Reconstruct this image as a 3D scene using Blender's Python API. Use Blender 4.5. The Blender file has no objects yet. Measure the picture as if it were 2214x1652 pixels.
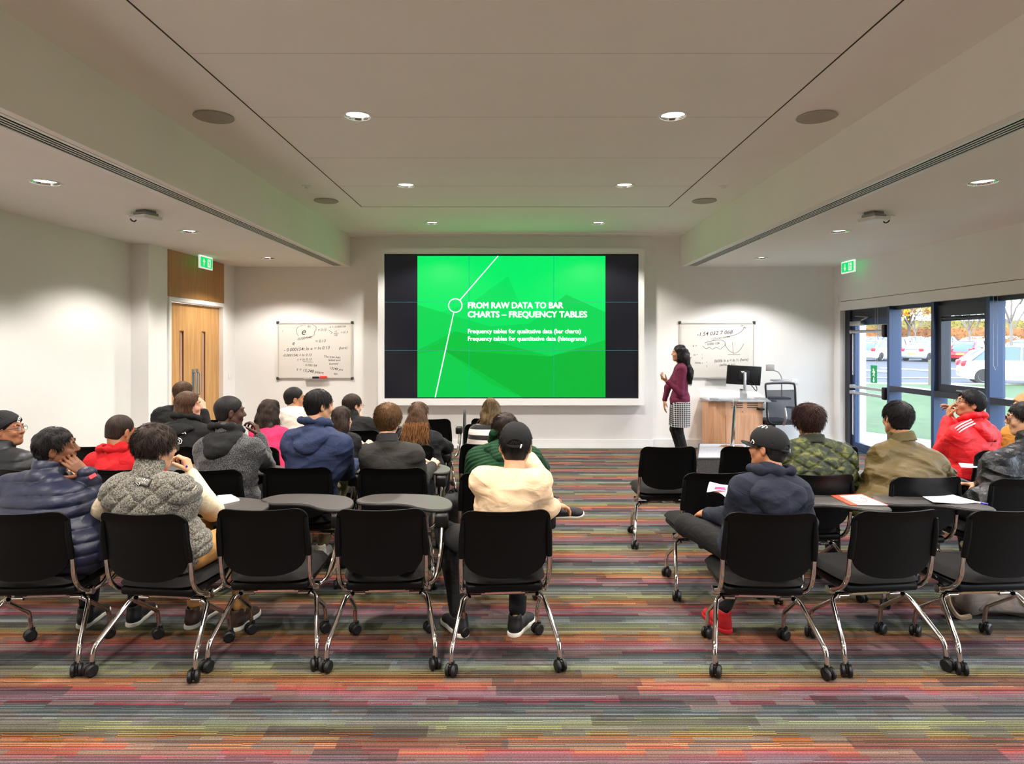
import bpy, bmesh, math, random
import numpy as np
from mathutils import Vector, Matrix, Euler
import openvdb as vdb

S = bpy.context.scene
COL = S.collection
PI = math.pi
R = math.radians
random.seed(7)
rng = np.random.default_rng(7)

# ------------------------------------------------------------------ camera
FOC = 1400.0          # focal length in pixels of the 2214 px wide frame
HC = 1.70             # eye height
CX, CY = 1114.0, 740.0
cam_d = bpy.data.cameras.new('camera')
cam = bpy.data.objects.new('camera', cam_d)
COL.objects.link(cam)
cam.location = (0, 0, HC)
cam.rotation_euler = (R(90), 0, 0)
cam_d.sensor_fit = 'HORIZONTAL'
cam_d.sensor_width = 36.0
cam_d.lens = 36.0 * FOC / 2214.0
cam_d.shift_x = (1107.0 - CX) / 2214.0
cam_d.shift_y = -(826.0 - CY) / 2214.0
cam_d.clip_start = 0.05
cam_d.clip_end = 600
S.camera = cam

# ------------------------------------------------------------------ view, world, sun
S.view_settings.view_transform = 'Standard'
S.view_settings.look = 'None'
S.view_settings.gamma = 1.0
S.view_settings.use_curve_mapping = False
S.view_settings.exposure = 0.2
try:
    S.cycles.max_bounces = 8
    S.cycles.diffuse_bounces = 6
    S.cycles.glossy_bounces = 3
    S.cycles.transmission_bounces = 4
    S.cycles.transparent_max_bounces = 8
    S.cycles.caustics_reflective = False
    S.cycles.caustics_refractive = False
    S.cycles.sample_clamp_indirect = 6.0
except Exception:
    pass

W = bpy.data.worlds.new('overcast_sky')
S.world = W
W.use_nodes = True
_n = W.node_tree.nodes; _l = W.node_tree.links
_bg = _n['Background']
_tc = _n.new('ShaderNodeTexCoord'); _sep = _n.new('ShaderNodeSeparateXYZ')
_cr = _n.new('ShaderNodeValToRGB')
_l.new(_tc.outputs['Generated'], _sep.inputs[0]); _l.new(_sep.outputs['Z'], _cr.inputs[0])
_cr.color_ramp.elements[0].position = 0.0; _cr.color_ramp.elements[0].color = (0.90, 0.95, 1.0, 1)
_cr.color_ramp.elements[1].position = 0.6; _cr.color_ramp.elements[1].color = (0.58, 0.76, 1.0, 1)
_l.new(_cr.outputs[0], _bg.inputs[0])
SKY_POWER = 8.5
_bg.inputs[1].default_value = SKY_POWER

def portal(name, loc, rot, sx, sy):
    d = bpy.data.lights.new(name, 'AREA'); d.shape = 'RECTANGLE'; d.size = sx; d.size_y = sy
    d.cycles.is_portal = True
    o = bpy.data.objects.new(name, d); o.location = loc; o.rotation_euler = rot; COL.objects.link(o)
    return o
sun_d = bpy.data.lights.new('sun', 'SUN'); sun_d.energy = 4.5; sun_d.angle = R(6); sun_d.color = (1, .95, .86)
sun = bpy.data.objects.new('sun', sun_d); COL.objects.link(sun)
sun.rotation_euler = (R(58), 0, R(-35))
sun.location = (20, 20, 30)
portal('window_portal', (5.34, 4.3, 1.12), (0, R(90), 0), 2.2, 12.0)

# ------------------------------------------------------------------ helpers
def J(px, py, D):
    return Vector(((px - CX) / FOC * D, D, HC - (py - CY) / FOC * D))

def lin(c):
    return tuple(((v / 255) / 12.92 if v / 255 <= .04045 else ((v / 255 + .055) / 1.055) ** 2.4) for v in c)

class NT:
    def __init__(s, m):
        s.t = m.node_tree; s.n = s.t.nodes; s.l = s.t.links
    def add(s, kind, **kw):
        nd = s.n.new('ShaderNode' + kind)
        for k, v in kw.items():
            if hasattr(nd, k): setattr(nd, k, v)
        return nd
    def link(s, a, b): s.l.new(a, b)
    def math(s, op, a, b=None, c=None):
        nd = s.add('Math', operation=op)
        for i, v in enumerate((a, b, c)):
            if v is None: continue
            if isinstance(v, (int, float)): nd.inputs[i].default_value = v
            else: s.link(v, nd.inputs[i])
        return nd.outputs[0]
    def mixc(s, f, a, b, blend='MIX'):
        nd = s.add('Mix', data_type='RGBA', blend_type=blend)
        for sock, v in ((nd.inputs[0], f), (nd.inputs[6], a), (nd.inputs[7], b)):
            if isinstance(v, (int, float)): sock.default_value = v
            elif isinstance(v, tuple): sock.default_value = (*v[:3], 1)
            else: s.link(v, sock)
        return nd.outputs[2]

MATS = {}
def mat(name, col=(128, 128, 128), rough=.6, metal=0., spec=.5, bump=0., bscale=60., var=0., vscale=8.,
        emit=None, es=1., alpha=1., trans=0., ior=1.45, coat=0., sheen=0., stretch=None, linear=False, sss=0.):
    if name in MATS: return MATS[name]
    m = bpy.data.materials.new(name); m.use_nodes = True
    t = NT(m); b = t.n['Principled BSDF']
    c = col if linear else lin(col)
    b.inputs['Base Color'].default_value = (*c, 1)
    b.inputs['Roughness'].default_value = rough
    b.inputs['Metallic'].default_value = metal
    b.inputs['Specular IOR Level'].default_value = spec
    b.inputs['IOR'].default_value = ior
    if trans: b.inputs['Transmission Weight'].default_value = trans
    if alpha < 1: b.inputs['Alpha'].default_value = alpha
    if coat: b.inputs['Coat Weight'].default_value = coat
    if sheen:
        b.inputs['Sheen Weight'].default_value = sheen
    if sss:
        b.inputs['Subsurface Weight'].default_value = sss
        b.inputs['Subsurface Radius'].default_value = (.012, .005, .003)
        b.inputs['Subsurface Scale'].default_value = 1.0
    if emit is not None:
        b.inputs['Emission Color'].default_value = (*lin(emit), 1)
        b.inputs['Emission Strength'].default_value = es
    if bump or var:
        tc = t.add('TexCoord'); mp = t.add('Mapping')
        t.link(tc.outputs['Object'], mp.inputs[0])
        if stretch: mp.inputs['Scale'].default_value = stretch
    if var:
        nz = t.add('TexNoise'); nz.inputs['Scale'].default_value = vscale; nz.inputs['Detail'].default_value = 4
        t.link(mp.outputs[0], nz.inputs['Vector'])
        f = t.math('MULTIPLY_ADD', nz.outputs['Fac'], 2.0, -0.5)
        t.link(t.mixc(f, tuple(v * (1 - var) for v in c), tuple(min(1, v * (1 + var)) for v in c)), b.inputs['Base Color'])
    if bump:
        nz = t.add('TexNoise'); nz.inputs['Scale'].default_value = bscale; nz.inputs['Detail'].default_value = 3
        t.link(mp.outputs[0], nz.inputs['Vector'])
        bp = t.add('Bump'); bp.inputs['Strength'].default_value = bump; bp.inputs['Distance'].default_value = .01
        t.link(nz.outputs['Fac'], bp.inputs['Height']); t.link(bp.outputs[0], b.inputs['Normal'])
    MATS[name] = m
    return m

def tag(o, label=None, cat=None, group=None, kind=None):
    if label: o['label'] = label
    if cat: o['category'] = cat
    if group: o['group'] = group
    if kind: o['kind'] = kind
    return o

def empty(name, loc=(0, 0, 0), rz=0., label=None, cat=None, group=None):
    o = bpy.data.objects.new(name, None); COL.objects.link(o)
    o.location = loc; o.rotation_euler = (0, 0, rz); o.empty_display_size = .05
    return tag(o, label, cat, group)

def link_mesh(name, me, parent=None, loc=None, sharp=35):
    o = bpy.data.objects.new(name, me); COL.objects.link(o)
    if parent is not None: o.parent = parent
    if loc is not None: o.location = loc
    return o

def fillet(pts, r, n=5):
    pts = [Vector(p) for p in pts]; out = [pts[0]]
    for i in range(1, len(pts) - 1):
        a, b, c = pts[i - 1], pts[i], pts[i + 1]
        d1 = (a - b); d2 = (c - b); q = min(r, d1.length * .48, d2.length * .48)
        p0 = b + d1.normalized() * q; p2 = b + d2.normalized() * q
        for k in range(n + 1):
            t = k / n
            out.append(p0 * (1 - t) ** 2 + b * 2 * t * (1 - t) + p2 * t * t)
    out.append(pts[-1]); return out

def crom(pts, n=6, closed=True):
    P = [Vector(p) for p in pts]; N = len(P); out = []
    rngi = range(N) if closed else range(N - 1)
    for i in rngi:
        if closed: p0, p1, p2, p3 = P[(i - 1) % N], P[i], P[(i + 1) % N], P[(i + 2) % N]
        else: p0, p1, p2, p3 = P[max(i - 1, 0)], P[i], P[i + 1], P[min(i + 2, N - 1)]
        for k in range(n):
            t = k / n
            out.append(.5 * ((2 * p1) + (p2 - p0) * t + (2 * p0 - 5 * p1 + 4 * p2 - p3) * t * t + (3 * p1 - p0 - 3 * p2 + p3) * t ** 3))
    if not closed: out.append(P[-1])
    return out

class MB:
    def __init__(s): s.v = []; s.f = []; s.mi = []; s.cur = 0
    def add(s, vs, fs):
        b = len(s.v); s.v += [tuple(v) for v in vs]
        for f in fs: s.f.append(tuple(i + b for i in f)); s.mi.append(s.cur)
        return s
    def box(s, lo, hi, M=None):
        (x0, y0, z0), (x1, y1, z1) = lo, hi
        vs = [Vector(p) for p in ((x0, y0, z0), (x1, y0, z0), (x1, y1, z0), (x0, y1, z0), (x0, y0, z1), (x1, y0, z1), (x1, y1, z1), (x0, y1, z1))]
        if M is not None: vs = [M @ v for v in vs]
        return s.add(vs, [(0, 3, 2, 1), (4, 5, 6, 7), (0, 1, 5, 4), (1, 2, 6, 5), (2, 3, 7, 6), (3, 0, 4, 7)])
    def cbox(s, c, size, M=None):
        c = Vector(c); h = Vector(size) / 2
        return s.box(c - h, c + h, M)
    def rbox(s, lo, hi, r=.01, seg=3, M=None):
        bm = bmesh.new(); bmesh.ops.create_cube(bm, size=1)
        lo = Vector(lo); hi = Vector(hi)
        for v in bm.verts:
            v.co = Vector((lo[i] + (v.co[i] + .5) * (hi[i] - lo[i]) for i in range(3)))
        bmesh.ops.bevel(bm, geom=list(bm.edges), offset=r, segments=seg, profile=.5, affect='EDGES')
        bm.verts.index_update()
        vs = [v.co.copy() for v in bm.verts]
        if M is not None: vs = [M @ v for v in vs]
        s.add(vs, [[v.index for v in f.verts] for f in bm.faces]); bm.free(); return s
    def tube(s, pts, r, seg=10, cap=True, closed=False):
        pts = [Vector(p) for p in pts]; n = len(pts)
        rr = r if isinstance(r, (list, tuple)) else [r] * n
        up = None; rings = []
        for i, p in enumerate(pts):
            if closed: d = pts[(i + 1) % n] - pts[i - 1]
            else: d = pts[min(i + 1, n - 1)] - pts[max(i - 1, 0)]
            if d.length < 1e-9: d = Vector((0, 0, 1))
            d.normalize()
            if up is None:
                up = Vector((0, 0, 1)) if abs(d.z) < .9 else Vector((1, 0, 0))
            up = (up - d * up.dot(d)); up.normalize(); side = d.cross(up)
            rings.append([p + (up * math.cos(2 * PI * k / seg) + side * math.sin(2 * PI * k / seg)) * rr[i] for k in range(seg)])
        vs = [v for q in rings for v in q]; fs = []
        m = n if closed else n - 1
        for i in range(m):
            j = (i + 1) % n
            for k in range(seg):
                k2 = (k + 1) % seg
                fs.append((i * seg + k, j * seg + k, j * seg + k2, i * seg + k2))
        if cap and not closed:
            fs.append(tuple(range(seg))); fs.append(tuple((n - 1) * seg + k for k in reversed(range(seg))))
        return s.add(vs, fs)
    def cyl(s, a, b, r0, r1=None, seg=20): return s.tube([a, b], [r0, r0 if r1 is None else r1], seg)
    def lathe(s, prof, c=(0, 0, 0), seg=32, M=None, cap=True):
        c = Vector(c); vs = []; fs = []
        for r, z in prof:
            for k in range(seg):
                v = Vector((r * math.cos(2 * PI * k / seg), r * math.sin(2 * PI * k / seg), z))
                if M is not None: v = M @ v
                vs.append(v + c)
        for i in range(len(prof) - 1):
            for k in range(seg):
                k2 = (k + 1) % seg
                fs.append((i * seg + k, i * seg + k2, (i + 1) * seg + k2, (i + 1) * seg + k))
        if cap:
            if prof[0][0] > 1e-5: fs.append(tuple(reversed(range(seg))))
            if prof[-1][0] > 1e-5: fs.append(tuple((len(prof) - 1) * seg + k for k in range(seg)))
        return s.add(vs, fs)
    def prism(s, poly, d, M=None):
        """poly: xy points, extruded 0..d along z, then M"""
        n = len(poly); vs = [Vector((p[0], p[1], 0)) for p in poly] + [Vector((p[0], p[1], d)) for p in poly]
        if M is not None: vs = [M @ v for v in vs]
        fs = [tuple(reversed(range(n))), tuple(range(n, 2 * n))] + [(i, (i + 1) % n, n + (i + 1) % n, n + i) for i in range(n)]
        return s.add(vs, fs)
    def build(s, name, m, parent=None, smooth=True, loc=None, bevel=0, angle=35, recalc=True):
        me = bpy.data.meshes.new(name); me.from_pydata(s.v, [], s.f)
        ms = m if isinstance(m, (list, tuple)) else [m]
        for q in ms: me.materials.append(q)
        if len(ms) > 1: me.polygons.foreach_set('material_index', s.mi)
        if recalc:
            bm = bmesh.new(); bm.from_mesh(me); bmesh.ops.recalc_face_normals(bm, faces=bm.faces); bm.to_mesh(me); bm.free()
        if smooth:
            me.shade_smooth()
            me.set_sharp_from_angle(angle=R(angle))
        o = link_mesh(name, me, parent, loc)
        if bevel:
            b = o.modifiers.new('bevel', 'BEVEL'); b.width = bevel; b.segments = 2; b.limit_method = 'ANGLE'; b.angle_limit = R(40)
        return o

def struct(name, mb, m, parent=None, **k):
    o = mb.build(name, m, parent, smooth=k.pop('smooth', False), **k)
    if parent is None: o['kind'] = 'structure'
    return o

def text_obj(name, body, size, m, parent, loc, rot, offset=0., shear=0., extrude=.0004, align='LEFT', spacing=1., sx=1.):
    cu = bpy.data.curves.new(name, 'FONT'); cu.body = body; cu.size = size; cu.offset = offset; cu.shear = shear
    cu.extrude = extrude; cu.align_x = align; cu.space_character = spacing; cu.resolution_u = 3
    t = bpy.data.objects.new(name, cu); COL.objects.link(t)
    dg = bpy.context.evaluated_depsgraph_get()
    me = bpy.data.meshes.new_from_object(t.evaluated_get(dg))
    COL.objects.unlink(t); bpy.data.objects.remove(t)
    me.materials.clear(); me.materials.append(m)
    o = bpy.data.objects.new(name, me); COL.objects.link(o)
    if parent: o.parent = parent
    o.location = loc; o.rotation_euler = rot; o.scale = (sx, 1, 1)
    return o

def copy_tree(o, parent=None):
    c = o.copy(); COL.objects.link(c)
    if parent is not None: c.parent = parent; c.matrix_parent_inverse = o.matrix_parent_inverse.copy()
    for ch in o.children: copy_tree(ch, c)
    return c
# ------------------------------------------------------------------ room materials
BW = 10.44; ZC = 3.42; ZS = 2.915; XB = 2.66; XL = -4.74; XL2 = -4.52; XR = 5.14; XG = 5.30; YB = -6.5
m_wall = mat('white_wall_paint', (238, 237, 234), .75, var=.02, vscale=2, bump=.03, bscale=200)
m_ceil = mat('ceiling_paint', (246, 243, 238), .85, var=.02, vscale=1.5)
m_white = mat('white_gloss_paint', (236, 236, 234), .35)
m_groove = mat('dark_groove', (60, 55, 40), .9)
m_alu = mat('anodised_aluminium', (190, 190, 190), .35, metal=.9)
m_black = mat('black_plastic', (9, 9, 10), .45, bump=.05, bscale=400)
m_frame = mat('dark_grey_frame', (52, 56, 66), .4, metal=.3)
m_chrome = mat('chrome', (215, 210, 205), .08, metal=1.)

def wood_mat(name, a, b, rough=.45, axis='Z', sc=1.):
    m = mat(name, a, rough); t = NT(m); bs = t.n['Principled BSDF']
    tc = t.add('TexCoord'); mp = t.add('Mapping'); t.link(tc.outputs['Object'], mp.inputs[0])
    s = {'Z': (9, 9, .5), 'X': (.5, 9, 9), 'Y': (9, .5, 9)}[axis]
    mp.inputs['Scale'].default_value = tuple(v * sc for v in s)
    nz = t.add('TexNoise'); nz.inputs['Scale'].default_value = 3.0; nz.inputs['Detail'].default_value = 7; nz.inputs['Distortion'].default_value = .8
    t.link(mp.outputs[0], nz.inputs['Vector'])
    cr = t.add('ValToRGB'); t.link(nz.outputs['Fac'], cr.inputs[0])
    cr.color_ramp.elements[0].position = .35; cr.color_ramp.elements[0].color = (*lin(b), 1)
    cr.color_ramp.elements[1].position = .65; cr.color_ramp.elements[1].color = (*lin(a), 1)
    t.link(cr.outputs[0], bs.inputs['Base Color'])
    return m
m_oak = wood_mat('oak_veneer', (205, 160, 100), (184, 134, 76))
m_beech = wood_mat('beech_laminate', (220, 172, 136), (205, 152, 114))

def carpet_mat():
    m = mat('striped_carpet_tiles', (120, 100, 90), .95); t = NT(m); bs = t.n['Principled BSDF']
    tc = t.add('TexCoord'); sp = t.add('SeparateXYZ'); t.link(tc.outputs['Object'], sp.inputs[0])
    X, Y = sp.outputs['X'], sp.outputs['Y']
    def wn1(v, seed=0.):
        n = t.add('TexWhiteNoise', noise_dimensions='2D'); c = t.add('CombineXYZ'); t.link(v, c.inputs[0]); c.inputs[1].default_value = seed
        t.link(c.outputs[0], n.inputs['Vector']); return n.outputs['Value']
    def wn2(a, b, seed=0.):
        n = t.add('TexWhiteNoise', noise_dimensions='3D'); c = t.add('CombineXYZ'); t.link(a, c.inputs[0]); t.link(b, c.inputs[1]); c.inputs[2].default_value = seed
        t.link(c.outputs[0], n.inputs['Vector']); return n.outputs['Value']
    # patches: rows of uneven height, each row split in stretches of uneven width
    def patch(hgt, wid, seed):
        row = t.math('FLOOR', t.math('DIVIDE', Y, hgt))
        off = t.math('MULTIPLY', wn1(row, seed), wid)
        w2 = t.math('MULTIPLY_ADD', wn1(row, seed + 3), wid * .9, wid * .6)
        colm = t.math('FLOOR', t.math('DIVIDE', t.math('ADD', X, off), w2))
        return wn2(row, colm, seed)
    p1 = patch(.041, .26, 1.); p2 = patch(.082, .5, 5.); p3 = patch(.0205, .34, 9.)
    ph = t.math('DIVIDE', t.math('SUBTRACT', Y, 2.764), .492)
    ph = t.math('ADD', ph, t.math('MULTIPLY', t.math('SUBTRACT', p1, .5), .10))
    ph = t.math('FRACT', t.math('ADD', ph, t.math('MULTIPLY', t.math('SUBTRACT', p2, .5), .09)))
    def ramp(seq):
        cr = t.add('ValToRGB'); t.link(ph, cr.inputs[0]); el = cr.color_ramp.elements
        el[0].position = 0; el[0].color = (*lin(seq[0][1]), 1); el[1].position = 1; el[1].color = (*lin(seq[0][1]), 1)
        for p_, c_ in seq[1:]:
            e = el.new(p_); e.color = (*lin(c_), 1)
        return cr.outputs[0]
    A = ramp([(0, (176, 98, 42)), (.07, (160, 130, 70)), (.15, (146, 144, 92)), (.27, (138, 146, 104)), (.37, (118, 124, 126)), (.47, (84, 100, 96)), (.55, (66, 72, 74)), (.60, (132, 18, 34)), (.67, (138, 116, 124)), (.75, (146, 92, 100)), (.83, (176, 60, 50)), (.91, (184, 128, 84))])
    B = ramp([(0, (34, 28, 22)), (.07, (70, 54, 36)), (.15, (96, 94, 74)), (.27, (92, 98, 86)), (.37, (86, 90, 96)), (.47, (44, 50, 52)), (.55, (34, 36, 40)), (.60, (78, 44, 50)), (.67, (98, 84, 92)), (.75, (104, 70, 78)), (.83, (118, 72, 62)), (.91, (132, 92, 66))])
    yf = t.math('DIVIDE', Y, .0064); yr = t.math('FLOOR', yf)
    par = t.math('MODULO', yr, 2.)
    par = t.math('GREATER_THAN', t.math('ABSOLUTE', par), .5)
    # in some patches the two yarns trade places, in some both greyed
    par = t.math('ABSOLUTE', t.math('SUBTRACT', par, t.math('GREATER_THAN', p3, .62)))
    c = t.mixc(par, A, B)
    gm_ = t.math('MULTIPLY', t.math('GREATER_THAN', p1, .66), .62)
    c = t.mixc(gm_, c, lin((104, 96, 90)))
    dk = t.math('MULTIPLY', t.math('LESS_THAN', p2, .16), .55)
    c = t.mixc(dk, c, lin((40, 38, 40)))
    c = t.mixc(.20, c, lin((84, 80, 80)))
    r1 = wn1(yr, 17.)
    g2 = t.math('MULTIPLY', t.math('MULTIPLY_ADD', r1, .85, .36), t.math('MULTIPLY_ADD', p3, .35, .8))
    nz = t.add('TexNoise'); nz.inputs['Scale'].default_value = 1.; nz.inputs['Detail'].default_value = 1
    mp = t.add('Mapping'); mp.inputs['Scale'].default_value = (150, 420, 1); t.link(tc.outputs['Object'], mp.inputs[0]); t.link(mp.outputs[0], nz.inputs['Vector'])
    g2 = t.math('MULTIPLY', g2, t.math('MULTIPLY_ADD', nz.outputs['Fac'], 1.9, .02))
    gc2 = t.add('CombineColor'); [t.link(g2, gc2.inputs[i]) for i in range(3)]
    c = t.mixc(1., c, gc2.outputs[0], 'MULTIPLY')
    t.link(c, bs.inputs['Base Color'])
    bp = t.add('Bump'); bp.inputs['Strength'].default_value = .5; bp.inputs['Distance'].default_value = .004
    t.link(t.math('ADD', nz.outputs['Fac'], t.math('PINGPONG', t.math('DIVIDE', Y, .0062), .5)), bp.inputs['Height'])
    t.link(bp.outputs[0], bs.inputs['Normal'])
    bs.inputs['Specular IOR Level'].default_value = .15
    return m

struct('floor', MB().box((-5.2, YB - .2, -.12), (XG + .06, BW + .2, 0)), carpet_mat())
# ceilings: raised middle, lower side strips (their inner edges are the bulkheads)
LIGHT_ROWS = (9.36, 7.11, 4.93, 2.73, .53, -1.67)
def punch(o, pts, z):
    c = MB()
    for x, y in pts: c.cyl((x, y, z - .05), (x, y, z + .09), .101, seg=32)
    cut = c.build('cutter', m_ceil, smooth=False)
    b = o.modifiers.new('holes', 'BOOLEAN'); b.object = cut; b.operation = 'DIFFERENCE'; b.solver = 'EXACT'
    dg = bpy.context.evaluated_depsgraph_get(); me = bpy.data.meshes.new_from_object(o.evaluated_get(dg))
    o.modifiers.clear(); o.data = me; bpy.data.objects.remove(cut)
    return o
punch(struct('ceiling', MB().box((-XB, YB, ZC), (XB, BW + .2, ZC + .15)), m_ceil), [(x, y) for y in LIGHT_ROWS for x in (-1.2, 1.2)], ZC)
# raised middle: panelled field edged by a fine dark groove, cross joints
g = MB()
for x in (-1.95, 1.95): g.box((x - .005, YB, ZC - .002), (x + .005, 8.225, ZC + .001))
g.box((-1.95, 8.215, ZC - .0015), (1.95, 8.225, ZC + .001))
struct('trim_1', g, m_groove)
g = MB()
for k in range(-6, 6):
    y = 8.225 - 1.092 * (k + 1) if k >= 0 else 0
    if k >= 0: g.box((-1.945, y - .0015, ZC - .001), (1.945, y + .0015, ZC + .001))
struct('trim_2', g, mat('ceiling_joint', (196, 192, 184), .9))
# soffit step where the middle ceiling meets the screen wall
struct('trim_3', MB().box((-XB, BW - .28, ZC - .022), (XB, BW, ZC + .01)), m_ceil)
for sgn, nm in ((-1, 'ceiling_left'), (1, 'ceiling_right')):
    ga, gb = 2.72, 2.905
    prof = [(XB, ZS), (ga, ZS), (ga, ZS + .05), (gb, ZS + .05), (gb, ZS), (5.42, ZS), (5.42, ZS + .75), (XB, ZS + .75)]
    mb = MB(); L_ = BW + .2 - YB
    M = Matrix(((sgn, 0, 0, 0), (0, 0, 1, YB), (0, 1, 0, 0), (0, 0, 0, 1)))
    mb.prism(prof, L_, M); mb.box((min(sgn * ga, sgn * gb), 10.3, ZS + .0005), (max(sgn * ga, sgn * gb), BW + .1, ZS + .049))
    punch(struct(nm, mb, m_ceil), [((-3.58 if sgn < 0 else 3.56), y) for y in LIGHT_ROWS], ZS)
# the ceiling over the side strips is white-painted on the inner face already; linear slot grilles
def grille(sgn, label):
    root = empty('linear_grille', (sgn * 2.8125, 3.35, ZS), 0, label, 'air grille')
    fr = MB(); w = .0925
    for a, b in ((-w, -.062), (.062, w)): fr.box((a, -6.93, -.004), (b, 6.93, .01))
    fr.box((-w, 6.92, -.004), (w, 6.94, .01)); fr.build('frame', m_white, root, smooth=False)
    for x in (-.031, 0., .031):
        MB().box((x - .0052, -6.93, -.003), (x + .0052, 6.92, .001)).build('blade', m_white, root, smooth=False)
    MB().box((-w + .01, -6.93, .003), (w - .01, 6.92, .006)).build('backing', mat('slot_black', (3, 3, 3), .9, spec=.05), root, smooth=False)
grille(-1, 'long white slotted air grille in the lowered ceiling on the door side')
grille(1, 'long white slotted air grille in the lowered ceiling on the window side')

# walls
struct('wall_back', MB().box((XL2 - .5, BW, 0), (XG + .3, BW + .2, ZC + .4)), m_wall)
struct('wall_screen', MB().box((-2.335, BW - .06, 0), (2.195, BW + .01, ZC)), m_wall)
struct('wall_left', MB().box((XL - .2, YB, 0), (XL, 7.98, ZS + .05)), m_wall)
DY0, DY1, DZ = 8.42, 10.04, 2.30
mb = MB().box((XL - .25, 7.98, 0), (XL2, DY0, ZS + .05)).box((XL - .25, DY1, 0), (XL2, BW + .05, ZS + .05)).box((XL - .25, DY0, DZ), (XL2 - .012, DY1, ZS + .05))
struct('wall_door_side', mb, m_wall)
struct('wall_rear', MB().box((XL - .2, YB - .2, 0), (XG + .3, YB, ZC + .4)), mat('rear_wall_dimmed', (150, 148, 144), .8))  # unseen wall, colour darkened so it throws less light on the chair backs
# window side: header with pelmet line, far pier
mb = MB().box((XR, YB, 2.345), (XG + .25, BW + .1, ZS + .05)).box((XR + .012, YB, 2.335), (XG + .25, BW, 2.345)).box((XR, YB, 2.20), (XG + .25, BW + .1, 2.335))
mb.box((XR, 10.245, 0), (XG + .25, BW + .1, 2.2)).box((XR, YB, 0), (XG + .25, -1.5, 2.2))
struct('wall_right', mb, m_wall)
struct('trim_4', MB().box((XR + .006, YB, 2.337), (XR + .0125, 10.24, 2.343)), mat('shadow_gap', (150, 138, 110), .9))
# skirtings
sk = MB().box((-4.52, BW - .018, 0), (-2.335, BW, .14)).box((2.195, BW - .018, 0), (XR, BW, .14)).box((-2.35, BW - .078, 0), (2.21, BW - .06, .14))
struct('baseboard_back', sk, m_white, bevel=.004)
struct('baseboard_left', MB().box((XL, YB, 0), (XL + .018, 7.98, .14)).box((XL, 7.962, 0), (XL2, 7.98, .14)).box((XL2, 7.98, 0), (XL2 + .018, DY0 - .03, .14)), m_white)
struct('baseboard_right', MB().box((XR - .018, 10.23, 0), (XR, BW, .14)).box((XR, 10.227, 0), (XG - .06, 10.245, .14)), m_white)

# ------------------------------------------------------------------ door on the left with oak panel over it
root = empty('door_1', (XL2, (DY0 + DY1) / 2, 0)); root['kind'] = 'structure'
L = (DY1 - DY0) / 2
fr = MB()
for s in (-1, 1): fr.rbox((-.10, s * L - .06 if s > 0 else -L, 0), (.022, s * L if s > 0 else -L + .06, DZ), .004, 1)
fr.rbox((-.10, -L + .058, DZ - .06), (.0215, L - .058, DZ - .0005), .003, 1)
fr.build('door_frame', m_white, root, bevel=0)
w0 = L - .062
for s in (-1, 1):
    a, b = (0.002, w0) if s > 0 else (-w0, -.002)
    cw = (.36 if s > 0 else -.36) * 1.0
    # vision slot near the meeting stile
    v0, v1 = (.20, .30) if s > 0 else (-.42, -.32)
    lf = MB(); x0, x1 = -.085, -.045
    lf.box((x0, a, .01), (x1, v0, DZ - .065)).box((x0, v1, .01), (x1, b, DZ - .065)).box((x0, v0, .01), (x1, v1, .62)).box((x0, v0, 1.86), (x1, v1, DZ - .065))
    d = lf.build('door_leaf', m_oak, root, smooth=False)
    MB().box((-.068, v0, .62), (-.062, v1, 1.86)).build('door_glass', mat('corridor_glass', (240, 205, 190), .1, spec=.6, trans=.0, coat=.4), d, smooth=False)
    bead = MB()
    for q0, q1 in ((v0, v0 + .012), (v1 - .012, v1)): bead.box((-.062, q0, .62), (-.040, q1, 1.86))
    bead.box((-.062, v0, 1.848), (-.04, v1, 1.86))
    bead.build('glazing_bead', mat('walnut_bead', (120, 78, 38), .5), d, smooth=False)
    yh = .055 if s > 0 else -.055
    MB().rbox((-.046, yh - .035, .9), (-.041, yh + .035, 1.32), .002, 1).build('push_plate', mat('brushed_steel', (120, 132, 142), .3, metal=.8), d)
    MB().tube(fillet([(-.044, yh, .95), (-.0, yh, .95), (0.0, yh, 1.27), (-.044, yh, 1.27)], .02), .009).build('door_handle', m_alu, d)
MB().box((-.013, -L, DZ + .004), (.006, L, ZS - .003)).build('overpanel', wood_mat('oak_overpanel', (176, 130, 76), (158, 112, 60)), root, smooth=False)

# ------------------------------------------------------------------ glazed wall on the right
m_glass = mat('clear_glass', (235, 245, 250), .0, spec=.5, alpha=.07)
m_glass.node_tree.nodes['Principled BSDF'].inputs['Alpha'].default_value = .06
m_fin = mat('blue_grey_fin', (50, 70, 104), .38, metal=.2)
def vbar(mb, y, w=.055, x0=XG - .16, x1=XG + .03, z0=0., z1=2.2): mb.box((x0, y - w / 2, z0), (x1, y + w / 2, z1))
# exit door
root = empty('door_2', (XG, 9.6, 0)); root['kind'] = 'structure'
f = MB(); f.box((-.08, .50, 0), (.03, .645, 2.2)).box((-.05, -.62, 2.06), (.03, .5, 2.2))
f.build('door_frame', m_frame, root, smooth=False)
lf = MB(); lf.box((-.05, .40, .02), (.02, .50, 2.06)).box((-.05, -.60, .02), (.02, -.52, 2.06)).box((-.05, -.52, 1.96), (.02, .4, 2.06)).box((-.05, -.52, .02), (.02, .4, .16))
dl = lf.build('door_leaf', m_fin, root, smooth=False)
MB().box((-.012, -.52, .16), (-.006, .40, 1.96)).build('door_glass', m_glass, dl, smooth=False)
cl = MB(); cl.rbox((-.12, .12, 1.95), (-.05, .44, 2.02), .006, 2); cl.tube([(-.09, .15, 2.03), (-.10, -.05, 2.07), (-.06, .38, 2.10)], .008)
cl.build('door_closer', m_alu, root)
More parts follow.
